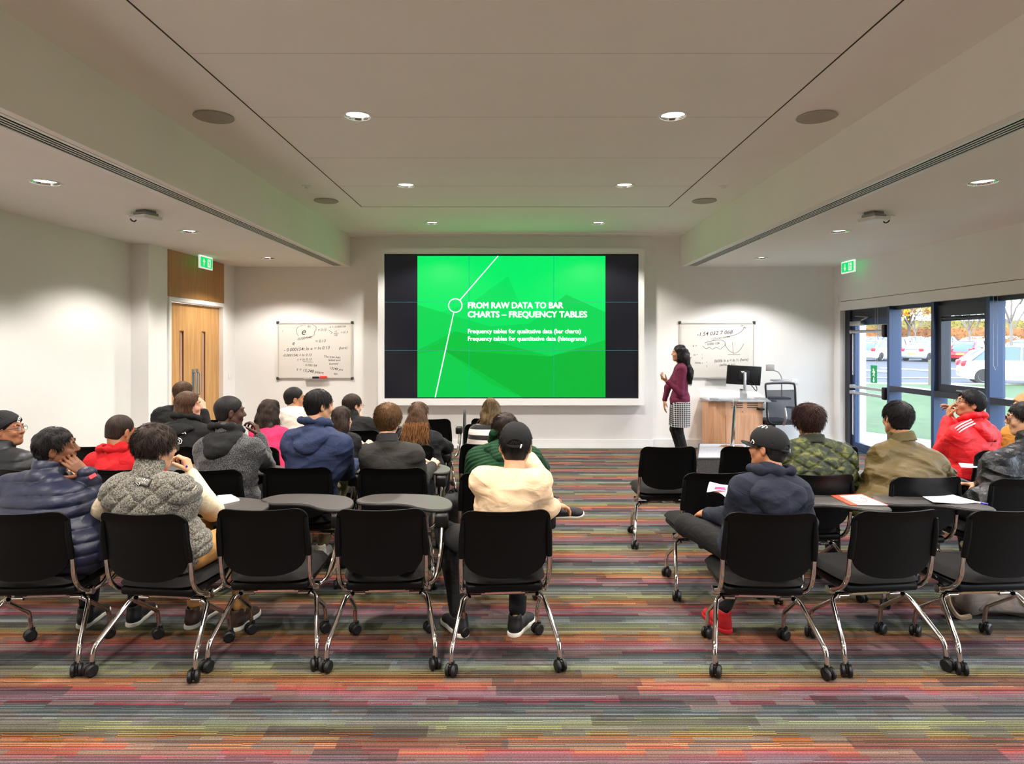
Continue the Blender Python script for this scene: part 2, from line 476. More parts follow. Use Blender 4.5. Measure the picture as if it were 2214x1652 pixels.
for z, w in ((1.86, 1), (1.02, 1), (.93, 1)):
    b = MB(); b.tube([(-.11, .42, z), (-.11, -.50, z)], .022, 14); b.cyl((-.115, .42, z), (-.05, .42, z), .03)
    b.build('panic_bar', m_alu, root)
for z in (1.86, .98):
    MB().rbox((-.15, -.56, z - .09), (-.05, -.48, z + .09), .02, 3).build('latch_housing', m_black, root)
for z in (1.82, .90):
    MB().tube(fillet([(-.10, .385, z), (-.10, .385, z - .62), (-.10, .345, z - .62), (-.10, .345, z)], .02), .004, 6).build('pull_cord', mat('cord_white', (190, 190, 195), .6), root)
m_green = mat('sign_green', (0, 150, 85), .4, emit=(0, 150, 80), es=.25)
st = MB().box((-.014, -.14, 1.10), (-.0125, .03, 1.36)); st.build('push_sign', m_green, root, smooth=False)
def run_man(mb, M, s):
    """pictogram: figure, doorway and arrow on a plate, xy units of s"""
    def q(p): mb.prism([(a * s, b * s) for a, b in p], .0012, M)
    q([(.55, .1), (.95, .1), (.95, .9), (.55, .9)])
    return mb
pm = MB(); Mx = Matrix.Translation((-.0150, -.055, 1.23)) @ Matrix(((0, 0, -1, 0), (-1, 0, 0, 0), (0, 1, 0, 0), (0, 0, 0, 1)))
def figure(mb, M, s=1.):
    def q(p): mb.prism([(a * s, b * s) for a, b in p], .0012, M)
    q([(math.cos(a) * .018 - .01, math.sin(a) * .018 + .085) for a in np.linspace(0, 2 * PI, 12, endpoint=False)])
    q([(-.03, .06), (.02, .065), (.03, .05), (.015, .0), (-.005, .0), (-.015, .04)])
    q([(.0, .0), (.02, .0), (.035, -.045), (.02, -.05)]); q([(-.005, .0), (.01, .0), (-.015, -.03), (-.045, -.03), (-.045, -.018), (-.022, -.018)])
    q([(-.055, .03), (-.025, .06), (-.015, .052), (-.047, .02)]); q([(.02, .06), (.05, .03), (.045, .02), (.015, .045)])
figure(pm, Mx, .8)
pm.prism([(-.01, -.05), (.01, -.05), (.01, -.09), (.03, -.09), (0, -.12), (-.03, -.09), (-.01, -.09)], .0012, Mx)
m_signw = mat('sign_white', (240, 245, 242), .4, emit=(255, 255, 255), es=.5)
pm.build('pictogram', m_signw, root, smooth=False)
# window frames: mullions every 0.93 m toward the camera
ys = [8.96, 8.01, 7.07, 6.13, 5.19, 4.25, 3.31, 2.37, 1.43, .49, -.45, -1.41]
for i, y in enumerate(ys):
    mb = MB(); mb.box((XG - .14, y - .028, 0), (XG + .03, y + .028, 2.2))
    nm = MB(); nm.cur = 0
    o = struct('window_%d' % (i + 1), mb, [m_fin])
    if i == len(ys) - 1: break
    y2 = ys[i + 1]
    fr = MB(); fr.box((XG - .07, y2 + .028, 2.15), (XG + .03, y - .028, 2.2)).box((XG - .07, y2 + .028, 0), (XG + .03, y - .028, .08))
    fr.box((XG - .14, y2 + .028, 1.03), (XG + .03, y - .028, 1.10))
    fr.build('window_frame', m_frame, o, smooth=False)
    if i % 2 == 1:
        cs = MB()
        a, b = y2 + .03, y - .03
        for w, x0, x1 in ((.075, XG - .10, XG + .02),):
            cs.box((x0, a, 1.10), (x1, a + w, 2.15)).box((x0, b - w, 1.10), (x1, b, 2.15)).box((x0, a + w, 1.10), (x1, b - w, 1.19)).box((x0, a + w, 2.02), (x1, b - w, 2.15))
        cs.build('casement', m_frame, o, smooth=False)
        MB().box((XG - .125, (a + b) / 2 - .06, 1.125), (XG - .10, (a + b) / 2 + .06, 1.14)).build('window_handle', m_alu, o, smooth=False)
        MB().cyl((XG - .07, a + .07, 1.985), (XG - .07, b - .07, 1.985), .028).build('blind_roll', m_frame, o)
    MB().box((XG - .002, y2 + .02, .05), (XG + .004, y - .02, 2.17)).build('pane', m_glass, o, smooth=False)
# blind cords
for y in (9.3, 7.0):
    c = MB(); c.tube([(XR + .03, y, 2.2), (XR + .03, y, 1.45), (XR + .03, y - .03, 1.40), (XR + .03, y - .06, 1.45), (XR + .03, y - .06, 2.2)], .0022, 5)
    o = c.build('blind_cord', mat('cord_white', (190, 190, 195), .6))
    tag(o, 'thin looped blind cord hanging in front of the %s' % ('glazed exit door' if y > 8 else 'opening casement window'), 'cord')

# ------------------------------------------------------------------ ceiling fittings
m_lamp = mat('lamp_glow', (255, 240, 220), .5, emit=(255, 244, 226), es=7.)
m_refl = mat('lamp_reflector', (220, 220, 220), .12, metal=1.)
m_grey = mat('grey_grille_cloth', (172, 168, 158), .8, bump=.3, bscale=900)
def downlight_proto():
    o = empty('downlight', (0, 0, 0))
    MB().lathe([(.095, -.0), (.098, -.003), (.117, -.004), (.119, 0.0)], seg=40, cap=False).build('trim_ring', m_white, o)
    MB().lathe([(.096, -.001), (.090, .02), (.075, .05), (.02, .06)], seg=32, cap=False).build('reflector', m_refl, o)
    MB().lathe([(.001, .012), (.05, .012), (.080, .016), (.082, .020)], seg=32, cap=False).build('lamp', m_lamp, o)
    return o
dl0 = downlight_proto(); used = False
LAMP_W = 198.
def lamp_light(x, y, z, col=(1, .87, .72), p=1.):
    d = bpy.data.lights.new('downlight_beam', 'SPOT'); d.energy = LAMP_W * p; d.spot_size = R(130); d.spot_blend = .38; d.shadow_soft_size = .07; d.color = col
    o = bpy.data.objects.new('downlight_beam', d); o.location = (x, y, z - .012); COL.objects.link(o)
pos = []
rowname = {9.36: 'nearest the screen wall', 7.11: 'second row from screen wall', 4.93: 'third row from screen wall'}
for y in LIGHT_ROWS:
    for x in (-1.2, 1.2): pos.append((x, y, ZC))
    for x in (-3.58, 3.56): pos.append((x, y, ZS))
for x, y, z in pos:
    warm = (1, .93, .86) if x < 2 else (1, .96, .95)
    lamp_light(x, y, z, warm, 1.15 if z == ZC else .8)
    if y < 4: continue
    c = dl0 if not used else copy_tree(dl0); used = True
    c.location = (x, y, z)
    side = ('left of middle ceiling' if x < 0 else 'right of middle ceiling') if z == ZC else ('left lowered ceiling' if x < 0 else 'right lowered ceiling')
    tag(c, 'round recessed downlight, %s, %s' % (side, rowname[y]), 'ceiling light', 'round recessed downlights')
for x in (-2.295, 2.295):
    for y in (4.93, 7.86):
        o = empty('ceiling_speaker', (x, y, ZC), 0, 'round grey ceiling speaker, %s, on the %s edge' % ('the nearer larger-looking one' if y < 6 else 'the farther one', 'left' if x < 0 else 'right'), 'speaker', 'round ceiling speakers')
        MB().lathe([(.13, .001), (.143, -.002), (.146, -.008), (.14, -.012), (.134, -.010)], seg=40, cap=False).build('rim', m_grey, o)
        MB().lathe([(.001, -.011), (.07, -.0115), (.135, -.010)], seg=40, cap=False).build('grille', m_grey, o)
    o = MB().lathe([(.0, -.03), (.02, -.028), (.02, -.008), (.05, -.006), (.055, 0)], seg=24, cap=False).build('sprinkler', m_white, None, loc=(x, 7.13, ZC))
    tag(o, 'small round white sprinkler rose on the %s edge of the middle ceiling' % ('left' if x < 0 else 'right'), 'sprinkler')
for sgn in (-1, 1):
    o = empty('wireless_access_point', (sgn * 3.38 - .03, 5.98 if sgn < 0 else 6.05, ZS), R(20 * sgn), 'white wireless box hung under the lowered %s ceiling' % ('left' if sgn < 0 else 'right'), 'access point')
    MB().rbox((-.10, -.10, -.085), (.10, .10, -.05), .016, 3).build('housing', m_white, o)
    MB().rbox((-.075, -.075, -.05), (.075, .075, -.022), .01, 2).build('mount', mat('mount_grey', (150, 148, 144), .5), o)
    MB().rbox((-.06, -.06, -.022), (.06, .06, 0), .004, 2).build('bracket', mat('steel_bracket', (120, 120, 118), .4, metal=.7), o)
    MB().box((sgn * .14, -.04, -.03), (sgn * .22, .03, -.018)).build('clip_plate', m_white, o)
    MB().tube(crom([(sgn * .10, 0, -.05), (sgn * .14, .0, -.09), (sgn * .19, 0, -.07), (sgn * .2, 0, -.02)], 5, False), .006).build('cable', m_black, o)
# exit signs
for sgn, x, y in ((-1, -4.38, 9.16), (1, 4.97, 9.66)):
    o = empty('exit_sign', (x, y, 0), 0, 'lit green exit sign under the ceiling %s' % ('over the oak double door' if sgn < 0 else 'by the glazed exit door'), 'exit sign')
    MB().rbox((-.012, -.19, 2.735), (.012, .19, ZS - .002), .003, 1).build('sign_case', m_signw, o)
    fx = -sgn * .0128
    face = MB().box((min(fx, fx + .001), -.172, 2.752), (max(fx, fx + .001), .172, ZS - .02)); face.box((-.0135, -.172, 2.752), (.0135, .172, ZS - .02))
    face.build('sign_face', mat('exit_green', (0, 160, 90), .4, emit=(0, 190, 95), es=1.1), o, smooth=False)
    pic = MB()
    if sgn < 0: M = Matrix.Translation((.0138, 0, 2.822)) @ Matrix(((0, 0, 1, 0), (1, 0, 0, 0), (0, 1, 0, 0), (0, 0, 0, 1)))
    else: M = Matrix.Translation((-.0138, 0, 2.822)) @ Matrix(((0, 0, -1, 0), (-1, 0, 0, 0), (0, 1, 0, 0), (0, 0, 0, 1)))
    def P(p): pic.prism(p, .001, M)
    P([(.03, -.055), (.12, -.055), (.12, .055), (.03, .055)])
    k = 1 if sgn < 0 else -1
    P([(-.085, -.05 * k), (-.065, -.05 * k), (-.065, .005 * k), (-.04, .005 * k), (-.075, .055 * k), (-.11, .005 * k), (-.085, .005 * k)][:: (1 if k > 0 else -1)])
    pic.build('pictogram', m_signw, o, smooth=False)
    fg = MB(); figure(fg, M @ Matrix.Translation((.072, -.012, .0012)), .62); fg.build('running_figure', mat('exit_green', (0, 160, 90)), o, smooth=False)
o = MB().rbox((XR - .045, 10.28, 2.28), (XR, 10.35, 2.44), .006, 2).build('motion_sensor', m_white)
tag(o, 'small white wall sensor high in the corner beside the window wall', 'sensor')
o = MB().rbox((XL2, 10.20, 1.12), (XL2 + .012, 10.29, 1.21), .003, 2).build('light_switch', m_white)
tag(o, 'white light switch plate beside the oak double door', 'light switch')
# ------------------------------------------------------------------ video wall
def P2(px, py, Y): return ((px - CX) / FOC * Y, HC - (py - CY) / FOC * Y)
YS = BW - .22
SCX = (P2(831, 0, YS)[0] + P2(1380, 0, YS)[0]) / 2
root = empty('video_wall', (SCX, YS, 0), 0, 'large wall-mounted video wall in white surround showing a green slide', 'screen')
def sx(px): return P2(px, 0, YS)[0] - SCX
def sz(py): return P2(0, py, YS)[1]
x0, x1, z0, z1 = sx(831.5), sx(1380), sz(861.5), sz(549.5)
X0, X1, Z0, Z1 = sx(818), sx(1392), sz(876), sz(537)
fr = MB()
for a, b, c, d in ((X0, x0, Z0, Z1), (x1, X1, Z0, Z1), (x0, x1, z1, Z1), (x0, x1, Z0, z0)): fr.box((a, -.035, c), (b, .16, d))
fr.build('surround', m_white, root, smooth=False)
m_off = mat('screen_black', (22, 23, 30), .22, emit=(24, 25, 33), es=.35)
m_bez = mat('bezel', (10, 10, 11), .5)
m_seam = mat('panel_seam', (70, 85, 125), .3, emit=(60, 110, 140), es=.3)
pw, ph = (x1 - x0) / 3, (z1 - z0) / 3
for i in range(3):
    for j in range(3):
        MB().box((x0 + i * pw + .002, 0, z0 + j * ph + .002), (x0 + (i + 1) * pw - .002, .06, z0 + (j + 1) * ph - .002)).build('display_panel', m_off, root, smooth=False)
MB().box((x0, .012, z0), (x1, .1, z1)).build('display_backing', m_seam, root, smooth=False)
bz = MB()
for a, b, c, d in ((x0, x0 + .012, z0, z1), (x1 - .012, x1, z0, z1), (x0, x1, z1 - .016, z1), (x0, x1, z0, z0 + .012)): bz.box((a, -.004, c), (b, .0, d))
bz.build('bezel', m_bez, root, smooth=False)
gx0, gx1, gz0, gz1 = sx(902.5), sx(1309), sz(859), sz(553.5)
def emis(name, c, es=1.): return mat(name, (4, 8, 6), .35, emit=c, es=es * .9, spec=.3)
SE = 1.0
def slide(name, pts, col, layer):
    """pts in photo pixels on the screen plane"""
    pl = [(sx(a), sz(b)) for a, b in pts]
    mb = MB(); y = -.0006 * layer
    mb.add([(a, y, b) for a, b in pl] + [(a, y + .0005, b) for a, b in pl],
           [tuple(range(len(pl)))] + [tuple(reversed(range(len(pl), 2 * len(pl))))] + [(i, (i + 1) % len(pl), len(pl) + (i + 1) % len(pl), len(pl) + i) for i in range(len(pl))])
    return mb.build(name, emis(name + '_%d_%d_%d' % col, col), root, smooth=False)
T, B, Lf, Rt = 553.5, 859, 902.5, 1309
slide('slide_background', [(Lf, T), (Rt, T), (Rt, B), (Lf, B)], (0, 238, 104), 1)
# the slide's faceted landscape, back to front
slide('slide_facet', [(1020, 655), (1098, 597), (1136, 684), (1196, 700), (1260, 760), (Lf, 760), (Lf, 690)], (0, 226, 96), 2)
slide('slide_facet', [(1140, 704), (1224, 637), (Rt, 675), (Rt, B), (1100, B)], (0, 212, 84), 3)
slide('slide_facet', [(Lf, 659), (1060, 706), (Rt, 688), (Rt, B), (Lf, B)], (0, 214, 84), 4)
slide('slide_facet', [(Lf, 757), (985, 716), (1190, 770), (Rt, 735), (Rt, B), (Lf, B)], (0, 200, 72), 5)
slide('slide_facet', [(Lf, B), (Lf, 765), (950, 742), (985, 716), (1055, 735), (1187, 771), (1240, 757), (Rt, 735), (Rt, B)], (0, 196, 62), 6)
slide('slide_facet', [(960, 757), (1188, 771), (1250, 757), (Rt, 757), (Rt, B), (1130, B)], (0, 182, 52), 7)
slide('slide_facet', [(Lf, 765), (960, 757), (1060, 830), (1130, B), (Lf, B)], (0, 204, 76), 7)
m_txt = mat('slide_white', (240, 250, 245), .4, emit=(238, 250, 244), es=1.0)
def sline(a, b, w=.007):
    p, q = Vector((sx(a[0]), -.0062, sz(a[1]))), Vector((sx(b[0]), -.0062, sz(b[1])))
    d = (q - p).normalized(); n = Vector((-d.z, 0, d.x)) * w
    MB().add([p - n, p + n, q + n, q - n], [(0, 1, 2, 3)]).build('slide_line', m_txt, root, smooth=False, recalc=False)
sline((941, B), (981.5, 674)); sline((994, 649.5), (1077, T))
ring = MB(); cx, cz = sx(984.5), sz(660.5); rr = sx(984.5 + 13.6) - cx
vs = []; n = 48
for k in range(n):
    a = 2 * PI * k / n
    for q in (rr, rr + .013): vs.append((cx + q * math.cos(a), -.0062, cz + q * math.sin(a)))
ring.add(vs, [(2 * k, 2 * k + 1, (2 * k + 3) % (2 * n), (2 * k + 2) % (2 * n)) for k in range(n)])
ring.build('slide_circle', m_txt, root, smooth=False, recalc=False)
def stext(body, px, py, h, w, off):
    o = text_obj('slide_text', body, h, m_txt, root, (sx(px), -.0066, sz(py)), (R(90), 0, 0), offset=0., extrude=.0001)
    co = [v.co.copy() for v in o.data.vertices]; fc = [tuple(p_.vertices) for p_ in o.data.polygons]; nv = len(co); me = bpy.data.meshes.new('slide_text')
    sh = [(-off, 0, 0), (0, off * .6, .0001), (off, 0, .0002), (0, -off * .6, .0003)]     # heavier strokes
    me.from_pydata([tuple(c_ + Vector(d_)) for d_ in sh for c_ in co], [], [tuple(i + k * nv for i in f_) for k in range(4) for f_ in fc]); me.materials.append(m_txt); o.data = me
    vs = [v.co.x for v in o.data.vertices]; ww = max(vs) - min(vs)
    o.scale = ((sx(px + w) - sx(px)) / ww, 1, 1)
stext('FROM RAW DATA TO BAR', 1011, 666.5, .135, 206, .0042)
stext('CHARTS \u2013 FREQUENCY TABLES', 1011, 686, .135, 258, .0042)
stext('Frequency tables for qualitative data (bar charts)', 1011, 720.5, .094, 244, .0018)
stext('Frequency tables for quantitative data (histograms)', 1011, 736.5, .094, 256, .0018)
sm = MB()
for i in (1, 2): sm.box((x0 + i * pw - .0035, -.0052, gz0), (x0 + i * pw + .0035, -.0048, gz1))
sm.build('panel_joint', emis('joint_teal', (0, 190, 150), .9), root, smooth=False)
sm = MB()
for j in (1, 2): sm.box((x0, -.0054, z0 + j * ph - .003), (x1, -.0050, z0 + j * ph + .003))
sm.build('panel_joint', mat('joint_blue', (60, 90, 110), .3, emit=(40, 120, 110), es=.6), root, smooth=False)
# the light the screen throws is its own emission; nothing else

# ------------------------------------------------------------------ whiteboards
m_board = mat('whiteboard_face', (222, 218, 210), .18, coat=.3)
m_ink = mat('marker_ink', (36, 30, 30), .6); m_inkr = mat('marker_ink_red', (170, 110, 110), .6)
m_corner = mat('board_corner', (62, 62, 60), .5)
def whiteboard(px0, px1, py0, py1, label):
    Y = BW - .03
    (a, zt), (b, zb) = P2(px0, py0, Y), P2(px1, py1, Y)
    root = empty('whiteboard', ((a + b) / 2, BW, 0), 0, label, 'whiteboard'); cx = (a + b) / 2; h = (b - a) / 2
    MB().box((-h + .01, -.018, zb + .01), (h - .01, -.006, zt - .01)).build('writing_surface', m_board, root, smooth=False)
    f = MB()
    for q in ((-h, -.026, zb, -h + .018, -.0, zt), (h - .018, -.026, zb, h, -.0, zt), (-h, -.026, zb, h, 0, zb + .018), (-h, -.026, zt - .018, h, 0, zt)): f.box(q[:3], q[3:])
    f.build('board_frame', mat('board_alu', (205, 202, 196), .35, metal=.25), root, smooth=False)
    for s in (-1, 1):
        for z in (zb, zt): MB().rbox((s * h - .024, -.03, z - .024), (s * h + .024, -.001, z + .024), .012, 3).build('corner_cap', m_corner, root)
    MB().box((-.16, -.07, zb - .012), (.16, -.02, zb - .004)).build('pen_tray', mat('tray_grey', (190, 190, 188), .4, metal=.4), root, smooth=False)
    def ink(body, px, py, size=.055, rot=0., m=m_ink, thin=.0002, sx_=1.):
        x, z = P2(px, py, Y)
        o = text_obj('handwriting', body, size, m, root, (x - cx, -.0188, z), (R(90), R(-rot), 0), offset=thin, shear=.25, extrude=.0001, sx=sx_)
    def stroke(pts, r=.0027, m=m_ink):
        q = [Vector((P2(x, y, Y)[0] - cx, -.019, P2(x, y, Y)[1])) for x, y in pts]
        MB().tube(crom(q, 4, False), r, 4).build('drawn_line', m, root)
    return root, ink, stroke, cx, zb
wb, ink, stroke, wcx, wzb = whiteboard(600, 761, 697.5, 818, 'whiteboard of handwritten sums on the wall beside the oak door')
ink('1.', 608, 718, .05, 0, m_inkr)
ink('e', 650, 724, .16); ink('kt', 664, 708, .06); ink('= 0.13', 686, 716, .055, 2); ink('k = -0.000154', 712, 709, .045, 2)
ink('13', 722, 719, .04, 3); ink('100', 721, 727, .04, 3); ink('= 0.13', 736, 721, .045, 3)
ink('e', 631, 746, .09, 3); ink('-0.000154t', 641, 736, .055, 8); ink('= 0.13', 681, 741, .065, 3)
ink('- 0.000154t ln e = ln 0.13', 613, 760, .072, 3); ink('(here)', 732, 756, .062, 6, sx_=.9)
ink('-0.000154t = ln 0.13', 610, 771, .057, 1); ink('t = ln 0.13', 642, 780, .055, 1); ink('- 0.000154', 655, 791, .05, -4)
ink('t = 15,248 years.', 640, 801, .066, -8)
ink('The tree was', 699, 773, .05, -3); ink('felled and', 709, 781, .05, 0); ink('burned', 711, 789, .05, 2); ink('13248 yrs', 711, 798, .055, -8); ink('ago.', 721, 809, .045, -10)
stroke([(646, 705), (641, 711), (640, 718), (645, 727)]); stroke([(674, 701), (682, 706), (683, 713), (679, 718), (679, 724), (672, 728), (660, 730)]); stroke([(648, 706), (653, 703), (661, 703)])
stroke([(710, 714), (718, 719), (715, 721)]); stroke([(721, 721), (732, 720)]); stroke([(655, 782), (676, 783)])
o = MB().rbox((-.001, -.065, 0), (.10, -.035, .034), .006, 2).build('board_pen_block', mat('pen_black', (25, 27, 32), .4), None, loc=(wcx - .03, BW, wzb - .004)); tag(o, 'black capped marker block on the tray of the left whiteboard', 'marker')
o = MB().rbox((0, -.068, 0), (.115, -.03, .042), .008, 3).build('board_eraser', mat('eraser_red', (226, 66, 62), .5), None, loc=(wcx + .085, BW, wzb - .004)); tag(o, 'red board eraser on the tray of the left whiteboard', 'eraser')
wb, ink, stroke, wcx, wzb = whiteboard(1470, 1631, 697.5, 817, 'whiteboard with long number and a sketched curve behind the presenter')
ink('-1.54 032 7 068', 1507, 727, .085, 4, sx_=1.06); ink('-04', 1600, 706, .04, 2); ink('1.23 x ten number', 1538, 735, .042, 8)
ink('- 0.000 154', 1525, 747, .05, 5); ink('k =', 1498, 750, .05, 2)
ink('e', 1492, 775, .05); ink('kt =', 1500, 769, .04, 2); ink('1', 1517, 768, .035); ink('2', 1517, 776, .035)
ink('e', 1492, 792, .05); ink('5600k =', 1502, 786, .04, -4); ink('1', 1527, 785, .035); ink('2', 1527, 793, .035)
ink('5600k ln e = ln \u00bd (here)', 1544, 784, .066, 3, sx_=.84); ink('5600k = ln\u00bd', 1555, 792, .052, 3)
stroke([(1572, 728), (1590, 724), (1603, 717), (1611, 707)]); stroke([(1607, 709), (1611, 707), (1613, 711)])
stroke([(1520, 748), (1527, 754), (1534, 751), (1541, 755), (1549, 751), (1557, 755), (1564, 750), (1570, 745), (1566, 738), (1555, 735), (1535, 738), (1524, 742)])
stroke([(1566, 742), (1576, 757), (1589, 764), (1600, 757), (1609, 743)]); stroke([(1574, 767), (1601, 767)]); stroke([(1584, 740), (1586, 766)], m=m_inkr)

# ------------------------------------------------------------------ stage, lectern desk and its things
m_stage_top = mat('stage_carpet_grey', (168, 168, 172), .95, var=.35, vscale=90); m_stage_side = mat('stage_side_dark', (66, 62, 60), .9, var=.3, vscale=60)
st = MB(); q = [(2.37, 8.42), (3.75, 8.42), (3.75, 9.6), (2.72, 9.6)]
root = empty('stage_riser', (3.5, 9.1, 0), 0, 'low grey carpeted riser in front of the beech desk', 'platform')
MB().prism([(a - 3.5, b - 9.1) for a, b in q], .185).build('riser_body', m_stage_side, root, smooth=False)
MB().prism([((a - 3.5) * .985, (b - 9.1) * .96) for a, b in q], .012, Matrix.Translation((0, 0, .185))).build('top_carpet', m_stage_top, root, smooth=False)
ed = MB()
qq = [Vector((a - 3.5, b - 9.1, .187)) for a, b in q]
ed.tube(qq, .012, 6, closed=True); ed.build('edge_strip', mat('edge_strip_dark', (70, 68, 68), .5), root)

Yd = 9.95
dx0, dx1 = P2(1536, 0, Yd)[0], P2(1649, 0, Yd)[0]; dxm = P2(1568, 0, Yd)[0]; dzt = P2(0, 866, Yd)[1]
root = empty('lectern_desk', ((dx0 + dx1) / 2, Yd + .25, 0), 0, 'beech teaching desk with black vent slots below a grey worktop', 'desk'); ox, oy = (dx0 + dx1) / 2, Yd + .25
poly = [(dx0 - ox, -.14), (dxm - ox, -.25), (dx1 - ox, -.25), (dx1 - ox, .2), (dx0 - ox, .2)]
MB().prism(poly, dzt - .06, Matrix.Translation((0, 0, .04))).build('cabinet_body', m_beech, root, smooth=False)
MB().box((dxm - ox + .012, -.262, .06), (dx1 - ox - .01, -.252, dzt - .22)).build('cabinet_door', m_beech, root, smooth=False)
for cxp in (1594, 1627):
    for k in range(4):
        xx, zz = P2(cxp, 869.5 + k * 3.9, Yd); 
        MB().rbox((xx - ox - .085, -.256, zz - .006), (xx - ox + .085, -.2505, zz + .006), .0025, 1).build('vent_slot', m_black, root)
xx, zz = P2(1607, 890, Yd); MB().cyl((xx - ox, -.272, zz), (xx - ox, -.25, zz), .012).build('lock', m_alu, root)
tp = [(dx0 - ox - .03, -.17), (dxm - ox - .01, -.29), (dx1 - ox + .2, -.29), (dx1 - ox + .2, .22), (dx0 - ox - .03, .22)]
MB().prism(tp, .025, Matrix.Translation((0, 0, dzt - .02))).build('worktop', mat('worktop_grey', (150, 149, 152), .4), root, smooth=False)
MB().tube(fillet([(dx1 - ox + .18, .1, dzt - .03), (dx1 - ox + .05, .1, dzt - .12), (dx1 - ox, .1, dzt - .12)], .03), .012, 8).build('side_bracket', m_black, root)
zt = dzt + .0055
# monitor
mx = P2(1608, 0, 10.05)[0]; (ml, mzt), (mr, mzb) = P2(1573, 791, 10.05), P2(1644, 832, 10.05)
root = empty('monitor', (mx, 10.05, zt), 0, 'black computer monitor seen from behind on the beech desk', 'monitor')
M = Matrix.Translation((0, 0, (mzt + mzb) / 2 - zt)) @ Matrix.Rotation(R(-8), 4, 'Z') @ Matrix.Rotation(R(6), 4, 'X') @ Matrix.Rotation(R(3), 4, 'Y')
hw, hh = (mr - ml) / 2, (mzt - mzb) / 2
MB().rbox((-hw, -.015, -hh), (hw, .02, hh), .006, 2, M).build('screen_housing', m_black, root)
MB().rbox((-.08, -.03, -.07), (.08, -.012, .08), .01, 2, M).build('rear_panel', mat('dark_plastic', (26, 27, 30), .5), root)
MB().box((-.05, -.0315, .055), (-.0, -.0300, .07), M).box((-.04, -.0315, .04), (.0, -.03, .05), M).build('sticker', m_white, root, smooth=False)
MB().rbox((-.022, -.06, 0.06), (.022, -.03, (mzt + mzb) / 2 - zt + .05), .006, 2).build('stand_column', m_alu, root)
MB().rbox((-.10, -.13, .002), (.10, .03, .02), .008, 2).rbox((-.03, -.07, .015), (.03, -.02, .10), .006, 2).build('stand_base', m_black, root)
MB().tube(crom([(.02, -.06, .30), (.09, -.10, .22), (.16, -.09, .14), (.18, -.05, .2), (.12, -.03, .30)], 5, False), .006, 6).build('cable', m_black, root)
def desk_item(name, px, Y, size, m, label, cat, rz=0., r=.004):
    x = P2(px, 0, Y)[0]
    o = MB().rbox((-size[0] / 2, -size[1] / 2, 0), (size[0] / 2, size[1] / 2, size[2]), min(r, min(size) * .45), 2).build(name, m, None, loc=(x, Y, zt)); o.rotation_euler = (0, 0, rz)
    tag(o, label, cat); return o
m_dk = mat('dark_device', (44, 46, 50), .45)
desk_item('keyboard', 1571, 9.86, (.20, .13, .02), m_dk, 'dark keyboard lying on the left of the grey desk top', 'keyboard')
desk_item('phone', 1544, 9.92, (.09, .12, .035), m_dk, 'small dark handset on the left corner of the grey desk top', 'phone', R(20), .012)
desk_item('speaker_bar', 1603, 9.98, (.035, .05, .17), m_dk, 'slim upright black speaker beside the monitor stand', 'speaker')
o = MB().tube(crom([(0, 0, .012), (.08, .03, .02), (.14, -.03, .05), (.1, -.06, .02), (.02, -.05, .014), (-.03, .01, .03), (.03, .06, .016), (.12, .03, .013)], 6, False), .007, 6).build('cable_bundle', m_dk, None, loc=(P2(1622, 0, 9.9)[0], 9.88, zt)); tag(o, 'tangle of dark cables on the desk under the monitor', 'cables')
# laptop-like flat panel to the right
o = desk_item('touch_panel', 1647, 10.02, (.2, .16, .03), m_dk, 'flat dark control panel at the right end of the desk', 'control panel', R(-8))
# document camera
xv = P2(1690, 0, 10.15)[0]
root = empty('document_camera', (xv, 10.15, zt), 0, 'grey gooseneck document camera on the right of the desk', 'document camera')
def lv(px, py, Y=10.15):
    x, z = P2(px, py, Y); return Vector((x - xv, Y - 10.15, z - zt))
m_dc = mat('device_grey', (165, 163, 158), .4)
MB().tube(crom([lv(1673, 801), lv(1682, 804), lv(1688, 812), lv(1691, 822)], 5, False), .008, 8).build('gooseneck', m_dc, root)
p = lv(1665, 795); MB().rbox(p - Vector((.058, .03, .05)), p + Vector((.058, .03, .05)), .006, 2).build('camera_head', m_dc, root)
p = lv(1687, 823); MB().rbox(p - Vector((.14, .06, .012)), p + Vector((.14, .06, .022)), .01, 2).build('lamp_arm', m_alu, root)
p = lv(1690, 830); MB().tube([p, Vector((p.x, p.y, .03)), Vector((p.x - .04, 0, .012))], .01, 8).build('stem', m_dc, root)
MB().rbox((-.20, -.12, .0), (.10, .10, .03), .008, 2).build('base_plate', m_dk, root)
o = MB().rbox((P2(1711, 0, BW)[0], BW - .012, P2(0, 831, BW)[1]), (P2(1724, 0, BW)[0], BW, P2(0, 819, BW)[1]), .003, 2).build('wall_socket', m_white); tag(o, 'white wall socket just above the black mesh office chair', 'socket')
# acrylic lectern
xa = P2(1583, 0, 9.25)[0]
root = empty('acrylic_lectern', (xa, 9.25, .197), 0, 'clear acrylic lectern on a slanted chrome pole on the riser', 'lectern')
def la(px, py, Y): 
    x, z = P2(px, py, Y); return Vector((x - xa, Y - 9.25, z - .197))
c = [la(1505, 839, 9.55), la(1636, 847, 9.55), la(1668, 869, 9.05), la(1532, 866, 9.05)]
n = (c[1] - c[0]).cross(c[3] - c[0]).normalized() * .006
m_acr = mat('clear_acrylic', (240, 244, 248), .05, alpha=.14, coat=.4)
MB().add([p - n for p in c] + [p + n for p in c], [(0, 1, 2, 3), (7, 6, 5, 4), (0, 4, 5, 1), (1, 5, 6, 2), (2, 6, 7, 3), (3, 7, 4, 0)]).build('acrylic_top', m_acr, root, smooth=False)
MB().tube([la(1591, 862, 9.25), la(1588, 878, 9.25)], [.042, .022], 18).build('mounting_cone', m_chrome, root)
b0 = Vector((0, 0, .02))
MB().tube([la(1588, 878, 9.25), b0], [.024, .03], 16).build('pole', m_chrome, root)
